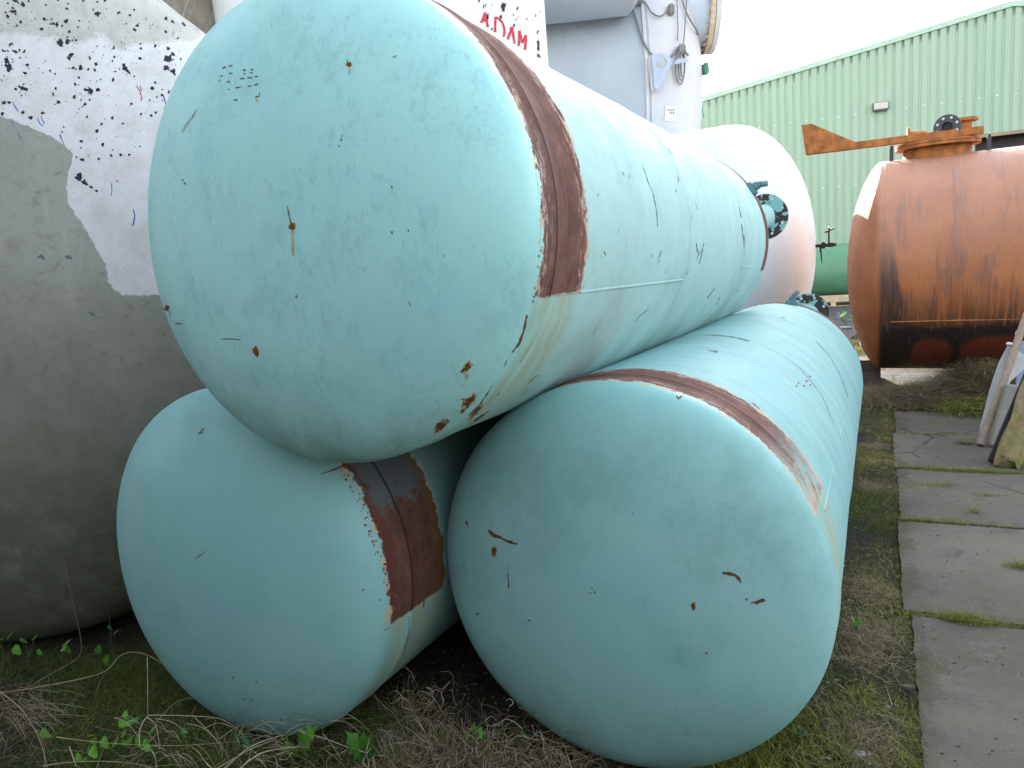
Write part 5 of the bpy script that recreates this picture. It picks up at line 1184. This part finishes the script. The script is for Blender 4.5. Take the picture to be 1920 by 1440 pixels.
# ------------------------------------------------------------------ scrap leaning at the right edge
def beam_px(name, a, Ya, b, Yb, wd, th, mat, label, cat, facing=None, bev=.004):
    p = np.array(pxp(*a, Ya)); q = np.array(pxp(*b, Yb)); o = empty(name, tuple(p)); d = q-p; L = np.linalg.norm(d); d /= L
    f = np.array(facing if facing is not None else (-.35, -1, .1), float); f = f-d*(f @ d); f /= np.linalg.norm(f); s = np.cross(d, f)
    M = np.stack([s, f, d], 1); mb = MB(); mb.box(d*L/2, (wd, th, L), M, bev=bev); mb2 = mb.build(name, mat); mb2.location = tuple(p); bpy.data.objects.remove(o); tag(mb2, label, cat); return mb2
M_pole = simple('bare_pole_wood', (.33, .25, .19), .8, .15, 20); M_moss = NT('mossy_timber')
_o = M_moss.tc.outputs['Object']; _n = M_moss.noise(M_moss.mapv(_o, (18, 18, 3)), 1, 7, .7); _g = M_moss.noise(_o, 6, 6, .7)
_c = M_moss.mix(M_moss.step(_n, .3, .7), (.16, .11, .06), (.30, .23, .12)); _c = M_moss.mix(M_moss.step(_g, .42, .6, 0, .75), _c, (.15, .17, .04)); _c = M_moss.mix(M_moss.step(_n, .62, .7, 0, .8), _c, (.05, .03, .025))
M_moss = M_moss.out(_c, .9, M_moss.bump(_n, .8, .01), 0, .2)
M_sheet = simple('dull_white_sheet', (.46, .47, .48), .5, .18, 5, .002); M_sheet2 = simple('grey_tan_panel', (.27, .26, .22), .55, .25, 4, .002); M_dkplank = simple('black_plank', (.035, .032, .035), .8, .3, 12); M_wfr = simple('white_steel', (.72, .72, .72), .5, .1, 10); M_bluegrey = simple('blue_grey_panel', (.22, .27, .34), .5, .15, 5)
def tubeobj(name, pts, r, mat, label, cat, n=12):
    mb = MB(); P = [np.array(p) for p in pts]; b = P[0].copy(); mb.tube([p-b for p in P], r, n); o = mb.build(name, mat); o.location = tuple(b); tag(o, label, cat); return o
tubeobj('wooden_pole', [pxp(1838, 834, 5.50), pxp(1878, 725, 5.62), pxp(1926, 588, 5.75)], .028, M_pole, 'slim bare wooden pole leaning in front of the pale metal sheet', 'pole')
def polyplate(name, pts, th, mat, label, cat, curve=0):
    P = [np.array(pxp(a, b, Y)) for a, b, Y in pts]; c = P[0].copy(); n = len(P); nr_ = np.cross(P[1]-P[0], P[-1]-P[0]); nr_ /= np.linalg.norm(nr_); mb = MB()
    F1 = [p-c for p in P]; B1 = [p-c+np.array([.25, 1, 0])*th for p in P]; mb.add(F1+B1, [tuple(range(n)), tuple(range(2*n-1, n-1, -1))]+[(i, i+n, (i+1) % n+n, (i+1) % n) for i in range(n)])
    o = mb.build(name, mat); o.location = tuple(c); tag(o, label, cat); return o
polyplate('metal_sheet', [(1836, 833, 5.60), (1838, 800, 5.62), (1852, 745, 5.66), (1862, 712, 5.68), (1873, 680, 5.70), (1890, 648, 5.74), (1902, 652, 5.74), (1922, 668, 5.72), (1922, 690, 5.72), (1895, 715, 5.7), (1870, 765, 5.66), (1845, 834, 5.60)], .006, M_sheet, 'dull white metal sheet leaning upright behind the wooden pole', 'sheet')
polyplate('panel', [(1858, 833, 5.42), (1890, 722, 5.52), (1916, 724, 5.50), (1886, 838, 5.38)], .05, M_sheet2, 'grey-tan box panel leaning between pale sheet and black plank', 'panel')
polyplate('blue_panel', [(1905, 725, 5.80), (1912, 640, 5.85), (1935, 640, 5.85), (1935, 730, 5.80)], .02, M_bluegrey, 'blue-grey panel at the right edge behind the leaning scrap', 'panel')
beam_px('plank', (1862, 868), 5.02, (1936, 690), 5.30, .075, .03, M_dkplank, 'black plank leaning just left of the mossy timber post', 'plank')
# mossy post with split end
pa, pb_ = np.array(pxp(1886, 872, 4.93)), np.array(pxp(1950, 705, 5.2)); mb = MB(); ax = (pb_-pa)/np.linalg.norm(pb_-pa); Lp = np.linalg.norm(pb_-pa); e1 = np.cross(ax, [0, 1., 0]); e1 /= np.linalg.norm(e1); e2 = np.cross(ax, e1); V = []; K = 22
for i in range(K+1):
    t = i/K
    for k in range(16):
        an = 2*math.pi*k/16; r = .078*(1+.12*math.sin(3*an+2)+.10*math.sin(7*an+t*5)+.05*math.sin(11*an-t*9)); sx = t*Lp+(0 if i else .03*math.sin(an*2)+.02*math.sin(5*an)); V.append(ax*sx+r*(math.cos(an)*e1+math.sin(an)*e2)*(1 if i else .9))
mb.add(V, [(i*16+k, i*16+(k+1) % 16, (i+1)*16+(k+1) % 16, (i+1)*16+k) for i in range(K) for k in range(16)]+[tuple(range(16))], 0, False)
po = mb.build('timber_post', M_moss); po.location = tuple(pa); tag(po, 'thick mossy split timber post leaning at the right edge', 'post')
# white steel frame pieces on top
fr = empty('steel_frame', tuple(pxp(1900, 660, 5.9))); c = np.array(pxp(1900, 660, 5.9)); tag(fr, 'white steel bracket frame on top of the leaning scrap', 'frame')
def fb(name, a, b, r=.014):
    mb = MB(); mb.tube([np.array(pxp(*a, 5.9))-c, np.array(pxp(*b, 5.9))-c], r, 4); mb.build(name, M_wfr, fr)
fb('rail', (1888, 644), (1904, 647)); fb('rail', (1907, 657), (1935, 660)); fb('upright', (1904, 645), (1907, 622)); fb('upright', (1907, 622), (1935, 618)); fb('hook', (1909, 622), (1910, 615), .01)
tubeobj('stick', [pxp(1820, 832, 5.62), pxp(1845, 840, 5.5), pxp(1866, 848, 5.4)], .014, M_chock, 'dark broken stick lying on the slab at the foot of the pole', 'stick', 6)
tubeobj('twig', [pxp(1748, 815, 6.0), pxp(1770, 811, 6.02), pxp(1792, 810, 6.0)], .008, M_chock, 'thin dark twig lying across the far slab', 'stick', 5)
# bag and canister beyond
rock('rubbish_bag', 1604, 648, (.10, .10, .16), simple('black_plastic', (.015, .016, .02), .35, .2, 10), 'black rubbish bag beyond the right turquoise tank', 'bag', 12)
g = gr(1613, 652); mb = MB(); mb.lathe([(0, .001), (0, .075), (.17, .075), (.21, .03), (.24, .028), (.24, .001)], (0, 0, 0), (0, 0, 1), 20); cn = mb.build('canister', M_wfr); cn.location = (g[0]+.02, g[1]-.1, gz(g[0], g[1])); tag(cn, 'white plastic canister beside the black rubbish bag', 'canister')
